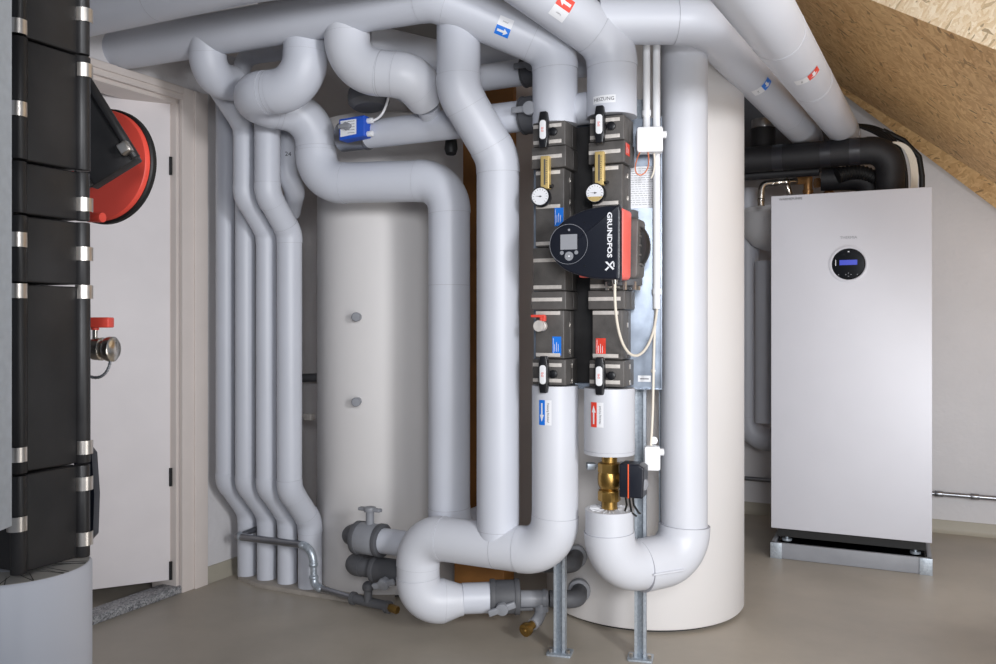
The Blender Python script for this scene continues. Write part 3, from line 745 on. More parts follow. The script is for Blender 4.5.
# conduits and white junction boxes
def conduit(label, px, y, py0, py1, rr=.0125):
    a = at(px, py0, y); c = at(px, py1, y); c.x, c.y = a.x, a.y; t = thing('conduit_pipe', label, 'conduit', c, 'white plastic conduits')
    b = bmesh.new(); sweep(b, [c, a], rr, 24); obj('tube', b, t, M['white'])
    b = bmesh.new(); sweep(b, [c+Z_*.05, c+Z_*.07], rr+.003, 24); obj('collar', b, t, M['white']); return t
conduit('left short white conduit running up from the white junction box', 646.5, 2.925, 0, 131)
conduit('long white conduit running down past the pump on its right', 656.5, 2.925, 0, 309)
def jbox(label, px0, py0, px1, py1, y, dpt):
    a = at(px0, py1, y); c = at(px1, py0, y); ctr = (a+c)/2; t = thing('junction_box', label, 'junction box', v3(ctr, a.z), 'white electric boxes')
    b = bmesh.new(); prism(b, rounded([(-(c.x-a.x)/2, -(c.z-a.z)/2), ((c.x-a.x)/2, -(c.z-a.z)/2), ((c.x-a.x)/2, (c.z-a.z)/2), (-(c.x-a.x)/2, (c.z-a.z)/2)], .008), ctr, (1, -.15, 0), Z_, (-.15, -1, 0), -dpt/2, dpt/2, .003); obj('box_body', b, t, M['white'])
    b = bmesh.new(); box(b, ctr+V((.0, dpt*.15, 0)), (1, -.15, 0), (.15, 1, 0), Z_, c.x-a.x+.002, .0025, c.z-a.z-.012, .0005); obj('lid_joint', b, t, M['grey'])
    b = bmesh.new(); cyl(b, ctr+V(((c.x-a.x)/2-.002, 0, .02)), ctr+V(((c.x-a.x)/2+.012, 0, .02)), .012, 18); obj('blank_plug', b, t, M['white'])
    return t
jbox('white square junction box on the conduits above the pump', 637, 128, 662.5, 153, 2.86, .045)
jb2 = jbox('small white junction box beside the black valve motor', 644.5, 446, 660, 470, 2.86, .035)
b = bmesh.new(); sweep(b, bez([at(640, 152, 2.85), at(632, 168, 2.84), at(632, 180, 2.84), at(642, 181, 2.84), at(652, 172, 2.84), at(649, 162, 2.85), at(648, 152, 2.85)]), .0022, 8)
tag(obj('loose_wire', b, None, M['copperwire']), 'thin copper coloured wire looping below the upper junction box', 'wire')
cable('loose_cable', 'short cream cable curling out of the upper junction box', bez([at(651, 178, 2.88), at(655, 172, 2.87), at(655, 162, 2.87), at(654, 152, 2.87)]), .003, 'cable')
b = bmesh.new(); bk = at(653, 440, 2.90); lathe(b, [(0, -.01), (.009, -.01), (.009, .004), (.013, .006), (.013, .014), (0, .014)], bk, (0, -1, 0), 16); tag(obj('eye_bolt', b, None, M['steel']), 'small steel bolt just above the lower junction box', 'bolt')

# ============================================================ OTHER BIG PIPES
# D: goes up from the lower run with a double bend
run_pipe('insulated_pipe', 'tall grey insulated pipe with a double bend left of the pump groups', 'pipe',
    [V((0, 3.05, .43)), V((0, 3.05, height(158, 3.05))), V((-.138, 2.97, height(92, 2.97))), V((-.138, 2.97, 2.29))], .0765, [.13, .13], m='pvc', seams=[(0, .02)])
# R1 and R2 to the black trunk
run_pipe('insulated_pipe', 'grey insulated ceiling pipe with blue label running back to the black trunk', 'pipe',
    [V((.335, 2.838, 2.205)), V((.678, 2.835, 2.205)), V((1.73, 4.72, 2.215)), V((1.73, 4.72, 2.1))], .0765, [.13, .10], seams=[(1, .72)])
r1 = [o for o in C.objects if o.get('label', '').startswith('grey insulated ceiling pipe with blue')][0]
sf = diag_surf(751, V((.678, 2.835, 2.205)), V((1.73, 4.72, 2.215)), .0765); flow_label(r1, sf, 'lblue', .085, .075, txt='Heizung')
r2 = run_pipe('insulated_pipe', 'rightmost grey insulated ceiling pipe with small red label beside the strand board', 'pipe',
    [V((.437, 1.70, 1.96)), V((1.915, 4.68, 2.235)), V((1.915, 4.68, 2.1))], .0785, [.10], seams=[(0, .5), (0, .25)])
sf = diag_surf(795, V((.437, 1.70, 1.96)), V((1.915, 4.68, 2.235)), .0785); flow_label(r2, sf, 'lred', .085, .075, txt='Heizung')
# E-F: from H2 down, left, back, down, right, down to the floor
E_ = V((-.722, 3.185, 0)); E2 = V((-1.085, 3.315, 0)); F1 = V((-.742, 3.47, 0)); F2 = V((-.191, 3.33, 0))
run_pipe('insulated_pipe', 'grey insulated pipe winding from the ceiling in front of the tank with sensor plugs', 'pipe',
    [v3(E_, 2.30), v3(E_, 2.075), v3(E2, 2.075), v3(F1, 2.045), v3(F1, 1.765), v3(F2, 1.755), v3(F2, .345), v3(F2, .345)+D_*.3], .0815, [.12, .085, .13, .12, .12, .12], m='pvc', seams=[(1, .5), (5, .25)])
# G
run_pipe('insulated_pipe', 'fat white insulated elbow pipe under the ceiling above the blue actuator', 'pipe',
    [V((-.547, 3.085, 2.30)), V((-.547, 3.085, 2.115)), V((-.318, 3.05, 2.082)), V((-.262, 3.14, 2.035))], .081, [.13, .06], m='pvc_w', seams=[(1, .2)])
run_pipe('insulated_pipe', 'thin grey branch pipe linking fat elbow to the pipe below it', 'pipe', [V((-.262, 3.15, 2.0)), V((-.243, 3.25, 1.95))], .042, m='pvc')
# J1, J2 horizontal pipes behind
jA = V((-.606, 3.40, 1.94)); jdir = R_
run_pipe('insulated_pipe', 'grey horizontal insulated pipe carrying the blue actuator at its left end', 'pipe', [jA, jA+jdir*1.12], .055, m='pvc')
j1 = V((-.4, 3.48, 2.15))
run_pipe('insulated_pipe', 'grey horizontal insulated pipe behind the double bend pipe, upper one', 'pipe', [j1, j1+jdir*.85], .05, m='pvc')
run_pipe('insulated_pipe', 'dark grey shaded pipe close under the ceiling behind the fat white elbow', 'pipe', [V((-.52, 3.35, 2.3)), V((-.2, 3.5, 2.27)), V((.1, 3.4, 2.25))], .075, m='pvc', seam=False)
def bfly(label, p, r, ax):
    t = thing('shutoff_valve', label, 'valve', p-Z_*r, 'grey shutoff valves behind the left column'); ax = V(ax).normalized()
    b = bmesh.new(); cyl(b, p-ax*.045, p+ax*.075, r, 32, .004); cyl(b, p-ax*.05, p-ax*.045, r*1.03, 32); obj('valve_body', b, t, M['dgrey'])
    f = V((-.3, -.95, 0)).normalized(); q = p+f*(r+.004)
    b = bmesh.new(); cyl(b, p, q+f*.02, .02, 20); box(b, q+f*.02, ax, f, Z_, .14, .014, .022, .005); cyl(b, q+f*.012, q+f*.03, .024, 24, .003); obj('valve_handle', b, t, M['grey'])
    return t
bfly('grey shutoff valve on the upper horizontal pipe beside left column', j1+jdir*.61, .058, jdir)
bfly('grey shutoff valve on the lower horizontal pipe beside left column', jA+jdir*.83, .066, jdir)
b = bmesh.new(); lathe(b, [(0, -.02), (.075, -.02), (.08, 0), (.08, .03), (.06, .05), (0, .05)], V((-.50, 3.28, 2.075)), (.1, -.1, -1), 32); tag(obj('pipe_flange', b, None, M['dgrey']), 'dark round flange below the fat white elbow', 'flange')
b = bmesh.new(); lathe(b, [(0, -.04), (.022, -.04), (.026, 0), (.02, .02), (0, .022)], at(451, 149, 3.3), (0, -.2, -1), 20); tag(obj('pipe_plug', b, None, M['rubber']), 'black round plug under the horizontal pipe near wooden board', 'plug')
# blue actuator with metal collar
ac = at(357, 128, 3.30); au = thing('valve_actuator', 'small blue actuator box clamped on the horizontal pipe', 'actuator', ac-Z_*.06)
AR = V((.92, -.39, 0)).normalized(); AN = V((-.39, -.92, 0)).normalized()
b = bmesh.new(); prism(b, rounded([(-.06, -.05), (.055, -.042), (.055, .038), (-.06, .032)], .004), ac, AR, Z_, AN, -.045, .035, .004); bx_ = obj('actuator_box', b, au, M['blue'])
s = Surf(ac+AN*.036, AN, Z_); f = s.poly([(-.052, -.038), (.02, -.032), (.02, .026), (-.052, .024)], .0004); tt = bmesh.new()
for i in range(5): s.rect(-.02+random.uniform(-.01, .01), .018-.011*i, .012, .0195-.011*i, .0008, tt)
obj('face_label', [(f, M['paper']), (tt, M['ink'])], bx_)
b = bmesh.new(); box(b, ac+AN*.044-AR*.028+Z_*.0, AR, AN, Z_, .055, .018, .016, .004); cyl(b, ac+AN*.034-AR*.02, ac+AN*.05-AR*.02, .015, 20); obj('hand_lever', b, au, M['grey'])
for dz in (.02, -.03):
    b = bmesh.new(); cyl(b, ac+AR*.05+Z_*dz+AN*.01, ac+AR*.078+Z_*dz+AN*.01, .011, 16, .002); obj('cable_gland', b, au, M['white'])
cs2 = jA+jdir*.01
b = bmesh.new(); cyl(b, cs2-jdir*.03, cs2+jdir*.10, .0585, 36, .002); cyl(b, cs2+jdir*.085, cs2+jdir*.09, .061, 36); obj('metal_collar', b, au, M['steel'])
cable('sensor_cable', 'short white cable rising from the blue actuator', bez([ac+AR*.078+Z_*.02+AN*.01, ac+AR*.13+Z_*.03, ac+AR*.15+Z_*.1+AN*.02, ac+AR*.15+Z_*.14]), .005, 'white')

# group of four thin pipes in the corner
P_low = [V((-1.175, 3.98, 0)), V((-1.067, 3.922, 0)), V((-.957, 3.863, 0)), V((-.84, 3.80, 0))]
rad = [.043, .044, .044, .053]; sh = D_*.138
lab = ['slim grey pipe nearest the door casing, bent near the floor', 'second slim grey pipe from the door, bent near the floor', 'third slim grey pipe from the door, bent at top and bottom', 'fourth slim grey pipe from the door, thickest, bent at top and bottom']
zs = .016
for i, (p, r) in enumerate(zip(P_low, rad)):
    up = p-sh
    pts = [v3(p, zs), v3(p, .31), v3(up, .475)]
    if i < 2: pts += [v3(up, 2.4 if i == 0 else 2.3)]; rbs = [.09, .08]; 
    elif i == 2: u2 = up-sh; pts += [v3(up, 1.585), v3(u2, 1.735), v3(u2, 2.03), v3(u2-D_*.17, 2.18)]; rbs = [.09, .08, .07, .08, .06]
    else: u2 = up-sh; pts += [v3(up, 1.585), v3(u2, 1.735), v3(u2, 2.1)]; rbs = [.10, .09, .08, .09]
    run_pipe('heating_pipe', lab[i], 'pipe', pts, r, rbs, group='slim grey pipes rising in the corner', seam=(i == 3))
u5 = V((-.905, 3.645, 0))
r5 = run_pipe('heating_pipe', 'short grey pipe with black printed mark behind the fourth slim pipe', 'pipe', [v3(u5, 2.05), v3(u5, 1.83), v3(u5, 1.77)+V((.03, .02, 0)), v3(u5, 1.70)+V((-.03, .20, 0))], .042, [.08, .06], seam=False)
s = Surf(v3(u5, height(152, 3.56))+V((.35, -.94, 0)).normalized()*.042, V((.35, -.94, 0)), Z_, .042); obj('printed_mark', [(s.text('24', .026, .0008), M['ink'])], r5)
# left branch: from H2 down and back, above door
run_pipe('insulated_pipe', 'grey elbow pipe hanging from the ceiling pipe above the door corner', 'pipe',
    [V((-1.13, 3.30, 2.30)), V((-1.13, 3.32, 2.155)), V((-1.075, 3.44, 2.165))], .069, [.085], m='pvc')
run_pipe('insulated_pipe', 'small grey vertical pipe with bend behind the winding pipe at the ceiling', 'pipe',
    [V((-1.09, 3.62, 2.1)), V((-1.09, 3.62, 2.33)), V((-.75, 3.50, 2.33))], .036, [.06], m='pvc', seam=False)

# screed patch under the slim pipes
sp = [at(238, 580, 1), at(258, 588, 1), at(300, 595, 1), at(352, 603, 1), at(395, 612, 1), at(395, 590, 1), at(320, 570, 1), at(250, 566, 1)]
fl = []
for p in sp:
    t = CH/(CH-p.z); fl.append((p.x*t, p.y*t))
b = bmesh.new(); prism(b, fl, (0, 0, 0), (1, 0, 0), (0, 1, 0), Z_, .0005, .019, .003)
tag(obj('screed_patch', b, None, M['screed']), 'rough raised screed patch around the feet of the slim pipes', 'floor patch')

# galvanised drain pipe in front of the slim pipes
g = thing('drain_pipe', 'thin galvanised pipe crossing in front of the slim grey pipes', 'pipe', V((-.8, 3.6, .03)))
q0, q1, q2, q3, q4, q5 = V((-1.07, 4.02, .25)), V((-1.185, 3.865, .225)), V((-.845, 3.68, .235)), V((-.795, 3.655, .22)), V((-.79, 3.65, .065)), V((-.585, 3.5, .06))
b = bmesh.new(); sweep(b, [q0, q1], .013, 18); obj('pipe_section', b, g, M['steel'])
b = bmesh.new(); sweep(b, [q1, q2], .016, 20); obj('pipe_section', b, g, M['steel'])
for (a_, b_, c_) in ((q0*.1+q1*.9, q1, q1*.93+q2*.07), (q2*.98+q1*.02, q3+V((0, 0, .01)), q3*.6+q4*.4), (q3*.25+q4*.75, q4, q4*.85+q5*.15)):
    b = bmesh.new(); sweep(b, bez([a_, b_, c_], 10), .0175, 20); obj('elbow_fitting', b, g, M['galv'])
b = bmesh.new(); sweep(b, [q3*.6+q4*.4, q3*.25+q4*.75], .014, 20); obj('pipe_section', b, g, M['galv'])
for p in (q3*.6+q4*.4, q3*.25+q4*.75, q2, q4*.85+q5*.15):
    b = bmesh.new(); sphere(b, p, .0205, (1, 1, .7)); obj('press_ring', b, g, M['galv'])
b = bmesh.new(); sweep(b, [q4*.85+q5*.15, q5], .013, 18); obj('pipe_section', b, g, M['steel'])

# ============================================================ LOWER VALVES
def ballvalve(label, p, ax, r, ln, m='grey', hdir=Z_, hm='grey', hh=.05):
    ax = V(ax).normalized(); t = thing('ball_valve', label, 'valve', p-Z_*r, 'grey valves at floor level')
    b = bmesh.new(); cyl(b, p-ax*ln/2, p+ax*ln/2, r, 36, .004); obj('valve_body', b, t, M[m])
    for s_ in (-1, 1):
        b = bmesh.new(); cyl(b, p+ax*s_*(ln/2-.016), p+ax*s_*(ln/2+.004), r+.004, 36, .002); obj('end_ring', b, t, M['dgrey'])
    q = p+V(hdir)*(r); b = bmesh.new(); cyl(b, p, q+V(hdir)*hh, .017, 20); cyl(b, q+V(hdir)*(hh-.004), q+V(hdir)*(hh+.016), .024, 24, .003)
    sd2 = ax if abs(V(hdir).dot(Z_)) > .5 else (ax*.9+Z_*.3).normalized()
    w3 = sd2.cross(V(hdir)).normalized(); box(b, q+V(hdir)*(hh+.006), sd2, V(hdir), w3, .105, .014, .026, .005); obj('valve_handle', b, t, M[hm]); return t
vp = at(370, 539, 3.42); ballvalve('grey ball valve with T handle in front of the left tank', vp, R_, .063, .12)
run_pipe('pipe_connection', 'light grey pipe leaving the ball valve with T handle towards the white loop', 'pipe', [vp+R_*.065, vp+R_*.30], .05, m='pvc')
run_pipe('elbow_connection', 'dark grey elbow joining the T handle valve to the left tank', 'pipe', [vp-R_*.06, vp-R_*.115, vp-R_*.115+D_*.12], .036, [.045], m='dgrey', seam=False)
v2 = at(362, 567, 3.44)
run_pipe('elbow_connection', 'dark elbow and thick sleeve below the T handle valve', 'pipe', [v2-R_*.06+D_*.16, v2-R_*.06, v2+R_*.3], .037, [.05], m='dgrey', seam=False)
ballvalve('dark ball valve with grey handle below the T handle valve', v2+R_*.145, R_, .05, .16, 'dgrey', (FN*.9-Z_*.45).normalized(), 'grey', .015)
# tee fitting on the drain pipe
tf = thing('drain_tee', 'small dark tee fitting with brass plug at the floor below left valves', 'fitting', V((-.56, 3.48, .03)))
b = bmesh.new(); cyl(b, V((-.60, 3.51, .06)), V((-.44, 3.42, .055)), .02, 20); cyl(b, V((-.53, 3.465, .06)), V((-.53, 3.465, .12)), .017, 20); sphere(b, V((-.53, 3.465, .12)), .024); cyl(b, V((-.605, 3.512, .06)), V((-.59, 3.505, .06)), .026, 20)
cyl(b, V((-.45, 3.42, .055)), V((-.435, 3.41, .055)), .025, 20); obj('tee_body', b, tf, M['dgrey'])
b = bmesh.new(); cyl(b, V((-.44, 3.415, .055)), V((-.40, 3.39, .05)), .016, 6); obj('brass_plug', b, tf, M['brass'])
# lower right branch, from loop to the big tank
bz = .154
run_pipe('pipe_connection', 'light grey pipe between the white loop and dark floor level valve', 'pipe', [V((-.135, 3.215, bz)), V((-.02, 3.23, bz))], .057, m='pvc')
vv2 = V((.025, 3.236, bz))
ballvalve('dark grey sleeve valve with grey handle between white loop and large tank', vv2, (1, .05, 0), .063, .105, 'dgrey', (V((-.12, -.93, -.25))).normalized(), 'grey', .012)
dl = thing('drain_branch', 'grey tee with brass drain cock hanging above the floor', 'fitting', V((.15, 3.23, .03)))
b = bmesh.new(); cyl(b, V((.085, 3.24, bz-.01)), V((.19, 3.245, bz-.01)), .033, 28, .002); cyl(b, V((.17, 3.243, bz-.01)), V((.182, 3.243, bz-.01)), .037, 28); obj('tee_body', b, dl, M['grey'])
b = bmesh.new(); sweep(b, bez([V((.165, 3.235, bz-.03)), V((.165, 3.225, .075)), V((.13, 3.19, .065))], 10), .022, 20); cyl(b, V((.165, 3.235, bz-.035)), V((.165, 3.232, bz-.055)), .027, 22); obj('down_elbow', b, dl, M['grey'])
b = bmesh.new(); cyl(b, V((.135, 3.195, .066)), V((.10, 3.16, .055)), .016, 20); lathe(b, [(0, 0), (.024, 0), (.026, .01), (.024, .022), (.012, .024), (.01, .03), (0, .03)], V((.112, 3.17, .058)), V((-.035, -.04, -.01)), 24); obj('drain_cock', b, dl, M['brass'])
b = bmesh.new(); box(b, V((.10, 3.215, .115)), (1, .1, 0), (0, 1, 0), Z_, .07, .018, .012, .004); obj('cock_lever', b, dl, M['dgrey'])
def stub(label, pts, r, ring):
    t = run_pipe('tank_connector', label, 'connector', pts, r, [.05]*(len(pts)-2), m='dgrey', seam=False); a, c = V(pts[-2]), V(pts[-1]); d = (c-a).normalized()
    b = bmesh.new(); cyl(b, c-d*.045, c-d*.012, r+.013, 28, .003); obj('lock_ring', b, t, M['grey']); return t
def tsurf(x, z, inn=0): return V((x, T1.y-math.sqrt(max((T1R-inn)**2-(x-T1.x)**2, .0001)), z))
stub('dark grey connector into the large tank, lower one behind strut', [V((.195, 3.246, bz-.01)), V((.305, 3.25, bz-.015)), tsurf(.325, bz-.015, -.002)], .032, 1)
stub('dark grey connector into the large tank, upper one behind left column', [V((.10, 3.22, .285)), V((.285, 3.24, .275)), tsurf(.315, .27, -.002)], .031, 1)

# ============================================================ RIGHT SIDE: HEAT PUMP
HL, HRr = V((1.394, 4.34, 0)), V((2.058, 4.03, 0)); HD = (HRr-HL).normalized(); HN = V((HD.y, -HD.x, 0)); HB = -HN
hp_ = thing('heat_pump', 'tall white heat pump cabinet with round black control dial', 'heat pump', (HL+HRr)/2+HB*.3)
HW = (HRr-HL).length; z0, z1 = .150, 1.842
hc = (HL+HRr)/2
b = bmesh.new(); box(b, v3(hc, (z0+z1)/2)+HB*.014, HD, HB, Z_, HW, .026, z1-z0, .003); fp = obj('front_panel', b, hp_, M['lacquer'])
b = bmesh.new(); box(b, v3(hc, (z0+z1)/2)+HB*.32, HD, HB, Z_, HW-.012, .58, z1-z0-.01, .003); obj('cabinet_body', b, hp_, M['lacquer'])
b = bmesh.new(); box(b, v3(hc, .125)+HB*.32, HD, HB, Z_, HW-.05, .54, .05); obj('underframe', b, hp_, M['rubber'])
for sx in (-1, 1):
    for dy in (.07, .5):
        b = bmesh.new(); q = hc+HD*sx*(HW/2-.07)+HB*dy; cyl(b, v3(q, .078), v3(q, .15), .008, 14); cyl(b, v3(q, .078), v3(q, .088), .024, 20); cyl(b, v3(q, .112), v3(q, .12), .015, 6); obj('levelling_foot', b, hp_, M['galv'])
s = Surf(v3(hc, height(264, 4.18))+HN*.0002-HD*.0, HN, Z_)
dcx = 0
b = bmesh.new(); lathe(b, [(.072, 0), (.091, .0005), (.090, .003), (.082, .005), (.076, .002)], s.p(dcx, 0, 0), HN, 48); obj('dial_rim', b, fp, M['lacquer'])
b = bmesh.new(); lathe(b, [(0, 0), (.077, 0), (.077, .003), (.072, .008), (0, .009)], s.p(dcx, 0, 0), HN, 48); dl_ = obj('control_dial', b, fp, M['blackgloss'])
sc_ = s.rect(-.041, -.005, .04, .020, .0095); wm = bmesh.new(); s.rect(-.003, .058, .004, .063, .0095, wm); s.rect(-.060, -.008, -.057, .022, .0092, wm)
lt = bmesh.new()
for (x, y) in ((-.045, -.052), (0, -.045), (0, -.06), (.012, -.052), (-.012, -.052), (.04, -.052)): s.poly(circle(.0022, 8, x, y), .0093, lt)
obj('screen', [(sc_, M['lcd']), (wm, M['paper']), (lt, M['grey'])], dl_, label='small lit blue screen')
q1_ = s.text('THERMIA', .019, .0006, 0, 0, .130); obj('maker_lettering', [(q1_, M['grey'])], fp)
s3 = Surf(v3(HL+HD*.095, z1-.020), HN, Z_); q2_ = s3.text('WÄRMEPUMPE', .017, .0008); obj('title_lettering', [(q2_, M['ink'])], fp, label='small dark lettering WÄRMEPUMPE')
# tray
tr = thing('drip_tray', 'galvanised grey tray frame under the heat pump', 'tray', hc)
b = bmesh.new(); tL, tR = HL+HN*.012, HRr+HN*.012; tc_ = (tL+tR)/2; TW = (tR-tL).length
box(b, v3(tc_, .040)+HB*.012, HD, HB, Z_, TW, .02, .078, .002); box(b, v3(tc_, .040)+HB*.6, HD, HB, Z_, TW, .02, .078, .002)
for e, sg in ((tL, 1), (tR, -1)): box(b, v3(e, .040)+HB*.3+HD*sg*.01, HD, HB, Z_, .02, .6, .078, .002)
obj('tray_frame', b, tr, M['grey'])
b = bmesh.new(); box(b, v3(tc_, .06)+HB*.3, HD, HB, Z_, TW-.04, .57, .012); obj('tray_top', b, tr, M['blackgloss'])
for e, sg in ((tL, 1), (tR, -1)):
    b = bmesh.new(); box(b, v3(e, .040)+HD*sg*.026+HN*.0005, HD, HB, Z_, .056, .006, .08, .001)
    for zz in (.025, .055): cyl(b, v3(e, zz)+HD*sg*.012, v3(e, zz)+HD*sg*.012+HN*.006, .003, 8)
    obj('corner_bracket', b, tr, M['galv'], label='paler corner bracket')

# steel pipe along the back wall
wp = thing('wall_pipe', 'thin steel pipe running low along the back wall behind the heat pump', 'pipe', V((2.5, 4.75, .21)))
a0_ = on_wall(700, 480, .04); a0_.z = .225; a1_ = on_wall(1040, 498, .04); a1_.z = .225
b = bmesh.new(); sweep(b, [a0_, a1_], .0135, 20); obj('pipe_section', b, wp, M['steel'])
for px in (937, 973):
    p = on_wall(px, 490, .04); p.z = .225; d = (a1_-a0_).normalized(); b = bmesh.new(); cyl(b, p-d*.012, p+d*.03, .0175, 20, .002); obj('press_coupling', b, wp, M['steel'])

# black trunk and its fittings
tk0 = V((1.18, 4.63, 2.068)); tk1 = V((1.97, 4.26, 2.068))
tk = run_pipe('foam_duct', 'thick black foam insulated pipe lying above the heat pump', 'pipe', [tk0, tk1, tk1+V((.02, .06, -.22))], .068, [.10], m='black', seam=False)
for t in (.35, .62, .78):
    p = tk0+(tk1-tk0)*t; d = (tk1-tk0).normalized(); b = bmesh.new(); sweep(b, [p, p+d*.05], .069, 40); obj('tape_band', b, tk, M['tape'])
run_pipe('foam_duct', 'thinner black foam pipe just below the thick black one', 'pipe', [V((1.2, 4.72, 2.0)), V((1.70, 4.50, 2.0))], .026, m='black', seam=False)
run_pipe('foam_elbow', 'black foam elbow dropping into heat pump top, at its right', 'pipe', [V((1.72, 4.52, 1.96)), V((1.93, 4.43, 1.95)), V((1.95, 4.44, 1.845))], .062, [.08], m='black', seam=False)
ch_ = []; rr_ = []
base_ = V((1.76, 4.40, 1.955)); 
for i in range(60):
    t = i/59; ch_.append(base_+V((.24*t, -.02*t, .03*math.sin(t*3.14)-.06*t*t))); rr_.append(.035+(.004 if i % 4 < 2 else 0))
b = bmesh.new(); sweep(b, ch_, rr_, 20); tag(obj('corrugated_hose', b, None, M['rubber']), 'black corrugated hose between foam pipe and heat pump top', 'hose')
fv = run_pipe('foam_elbow', 'short black foam stub with foil collar, left end of thick black pipe', 'pipe', [V((1.44, 4.62, 2.02)), V((1.44, 4.62, 2.25))], .065, m='black', seam=False)
b = bmesh.new(); cyl(b, V((1.44, 4.62, 2.25)), V((1.44, 4.62, 2.30)), .06, 32, .004); obj('foil_collar', b, fv, M['foil'])
b = bmesh.new(); box(b, V((1.62, 5.24, 2.35)), R_, D_, Z_, .9, .03, .5); tag(obj('shade_panel', b, None, M['dgrey']), 'dark sheet standing in for shade high on back wall behind the black pipes', 'panel')  # dark sheet paints the shaded wall above the trunk
# chrome and bronze fittings above the cabinet
cf = thing('fitting_set', 'chrome elbow and bronze fittings in a row above the heat pump', 'fittings', V((1.5, 4.52, 1.86)))
fy = 4.60
def fp_(px, py, y=fy): return at(px, py, y)
b = bmesh.new(); sweep(b, bez([fp_(761, 206), fp_(761, 182), fp_(761, 184), fp_(777, 183)], 14), .019, 20); 
for p in (fp_(761, 200), fp_(773, 183.5)): sphere(b, p, .021, (1, 1, .8))
obj('chrome_elbow', b, cf, M['chrome'])
b = bmesh.new(); cyl(b, fp_(775, 183), fp_(797, 181), .019, 20, .002); cyl(b, fp_(786, 182), fp_(790, 195), .016, 18, .002); sphere(b, fp_(786, 182), .024); obj('nickel_tee', b, cf, M['chrome'])
b = bmesh.new(); cyl(b, fp_(797, 181), fp_(810, 180), .022, 6); cyl(b, fp_(808, 177), fp_(808, 202), .023, 24, .002); cyl(b, fp_(808, 190), fp_(808, 193), .028, 24, .002); obj('bronze_tee', b, cf, M['copper'])
b = bmesh.new(); sweep(b, bez([fp_(816, 183), fp_(828, 183), fp_(829, 183), fp_(829, 200)], 12), .022, 20); cyl(b, fp_(815, 183), fp_(819, 183), .028, 6); cyl(b, fp_(829, 192), fp_(829, 195), .027, 20); obj('bronze_elbow', b, cf, M['copper'])
# expansion vessel and pipes left of the cabinet
ev = thing('vessel', 'pale grey round bottomed vessel left of heat pump below the chrome elbow', 'vessel', V((1.62, 4.98, 1.5)))
vc = at(778, 240, 4.95); vc.z = 0
b = bmesh.new(); r = .20; zt = height(205, 4.8); zbm = height(250, 4.8)
lathe(b, [(0, zbm), (r*.4, zbm+.012), (r*.7, zbm+.04), (r*.92, zbm+.09), (r, zbm+.15), (r, zt-.03), (r+.004, zt-.028), (r+.004, zt-.004), (r-.01, zt), (0, zt)], vc, Z_, 48); obj('shell', b, ev, M['white'])
run_pipe('insulated_pipe', 'grey vertical pipe with bottom elbow between large tank and heat pump', 'pipe', [V((1.505, 5.12, 2.0)), V((1.505, 5.12, .50)), V((1.64, 5.05, .50)), V((1.8, 4.97, .50))], .068, [.12, .1], m='pvc')
run_pipe('insulated_pipe', 'second grey vertical pipe close to the heat pump left edge', 'pipe', [V((1.535, 4.90, 1.55)), V((1.535, 4.90, .62))], .05, m='pvc')
# cable bundle at the right of the black pipes
for i in range(5):
    o_ = i*.012
    cable('control_cable', 'white cable in the bundle dropping behind the heat pump top right', bez([V((2.02+o_*.6, 4.35, 2.12)), V((2.12+o_*.6, 4.36, 2.10)), V((2.13+o_*.8, 4.36, 1.98)), V((2.115+o_*.5, 4.36, 1.84))]), .0045, 'cable', 'white cables above the heat pump', 8)
for i in range(4):
    cable('black_cable', 'black cable arching over the end of the thick black pipe', bez([V((1.86-.03*i, 4.62, 2.26+.015*i)), V((2.03, 4.42, 2.26-.02*i)), V((2.10-.012*i, 4.34, 2.12)), V((2.08-.012*i, 4.33, 1.84))]), .009, 'rubber', 'black cables above the heat pump', 10)
cable('black_conduit', 'black ribbed conduit at the far right of the cable bundle', [V((2.01, 4.44, 2.2)), V((2.10, 4.40, 2.14)), V((2.165, 4.37, 2.05)), V((2.175, 4.36, 1.95)), V((2.175, 4.36, 1.84))], .014, 'rubber')
# dark pipe and bracket behind the slim pipes
run_pipe('drain_line', 'dark pipe crossing the gap behind the slim grey pipes', 'pipe', [V((-1.1, 4.42, height(378, 4.45))), V((-.72, 4.62, height(378, 4.45)))], .022, m='dgrey', seam=False)
b = bmesh.new(); bkk = at(309, 417, 4.2); box(b, bkk, R_, D_, Z_, .05, .03, .03, .002); box(b, bkk+R_*-.05, R_, D_, Z_, .1, .01, .012); box(b, bkk-R_*.09, R_, D_, Z_, .03, .012, .045); tag(obj('pipe_bracket', b, None, M['alum']), 'small galvanised bracket in the gap beside the left tank', 'bracket')

# ============================================================ LEFT FOREGROUND
c1 = V((-.625, 1.10, 0)); BD = D_; BN = R_              # visible side face runs along D_, its normal is R_
lg = thing('valve_manifold', 'tall column of black insulation shells with metal clips, left foreground', 'manifold', v3(c1+BD*.055-BN*.07, .86))
def hz_(py, y=1.15): return height(py, y)
def seamz(pl, pr): return hz_((pl+pr)/2, 1.15)
cuts = [2.55*1.0, seamz(37, 55), seamz(159, 173), seamz(214, 222), seamz(283, 286), seamz(470, 468), seamz(580, 553)]
cuts[0] = 1.9
wds = [.0, .002, .0, .001, .002, .001]
for i in range(6):
    z1_, z0_ = cuts[i], cuts[i+1]
    b = bmesh.new(); ctr = v3(c1+BD*.056-BN*.07, (z0_+z1_)/2)
    box(b, ctr, BN, BD, Z_, .13, .088+wds[i], z1_-z0_-.003, .003)
    for e in (-.047, .047):
        cyl(b, v3(c1+BD*(.056+e)-BN*.006, z0_+.0015), v3(c1+BD*(.056+e)-BN*.006, z1_-.0015), .0095+wds[i]*.5, 18, .001)
    obj('insulation_shell', b, lg, M['epp'])
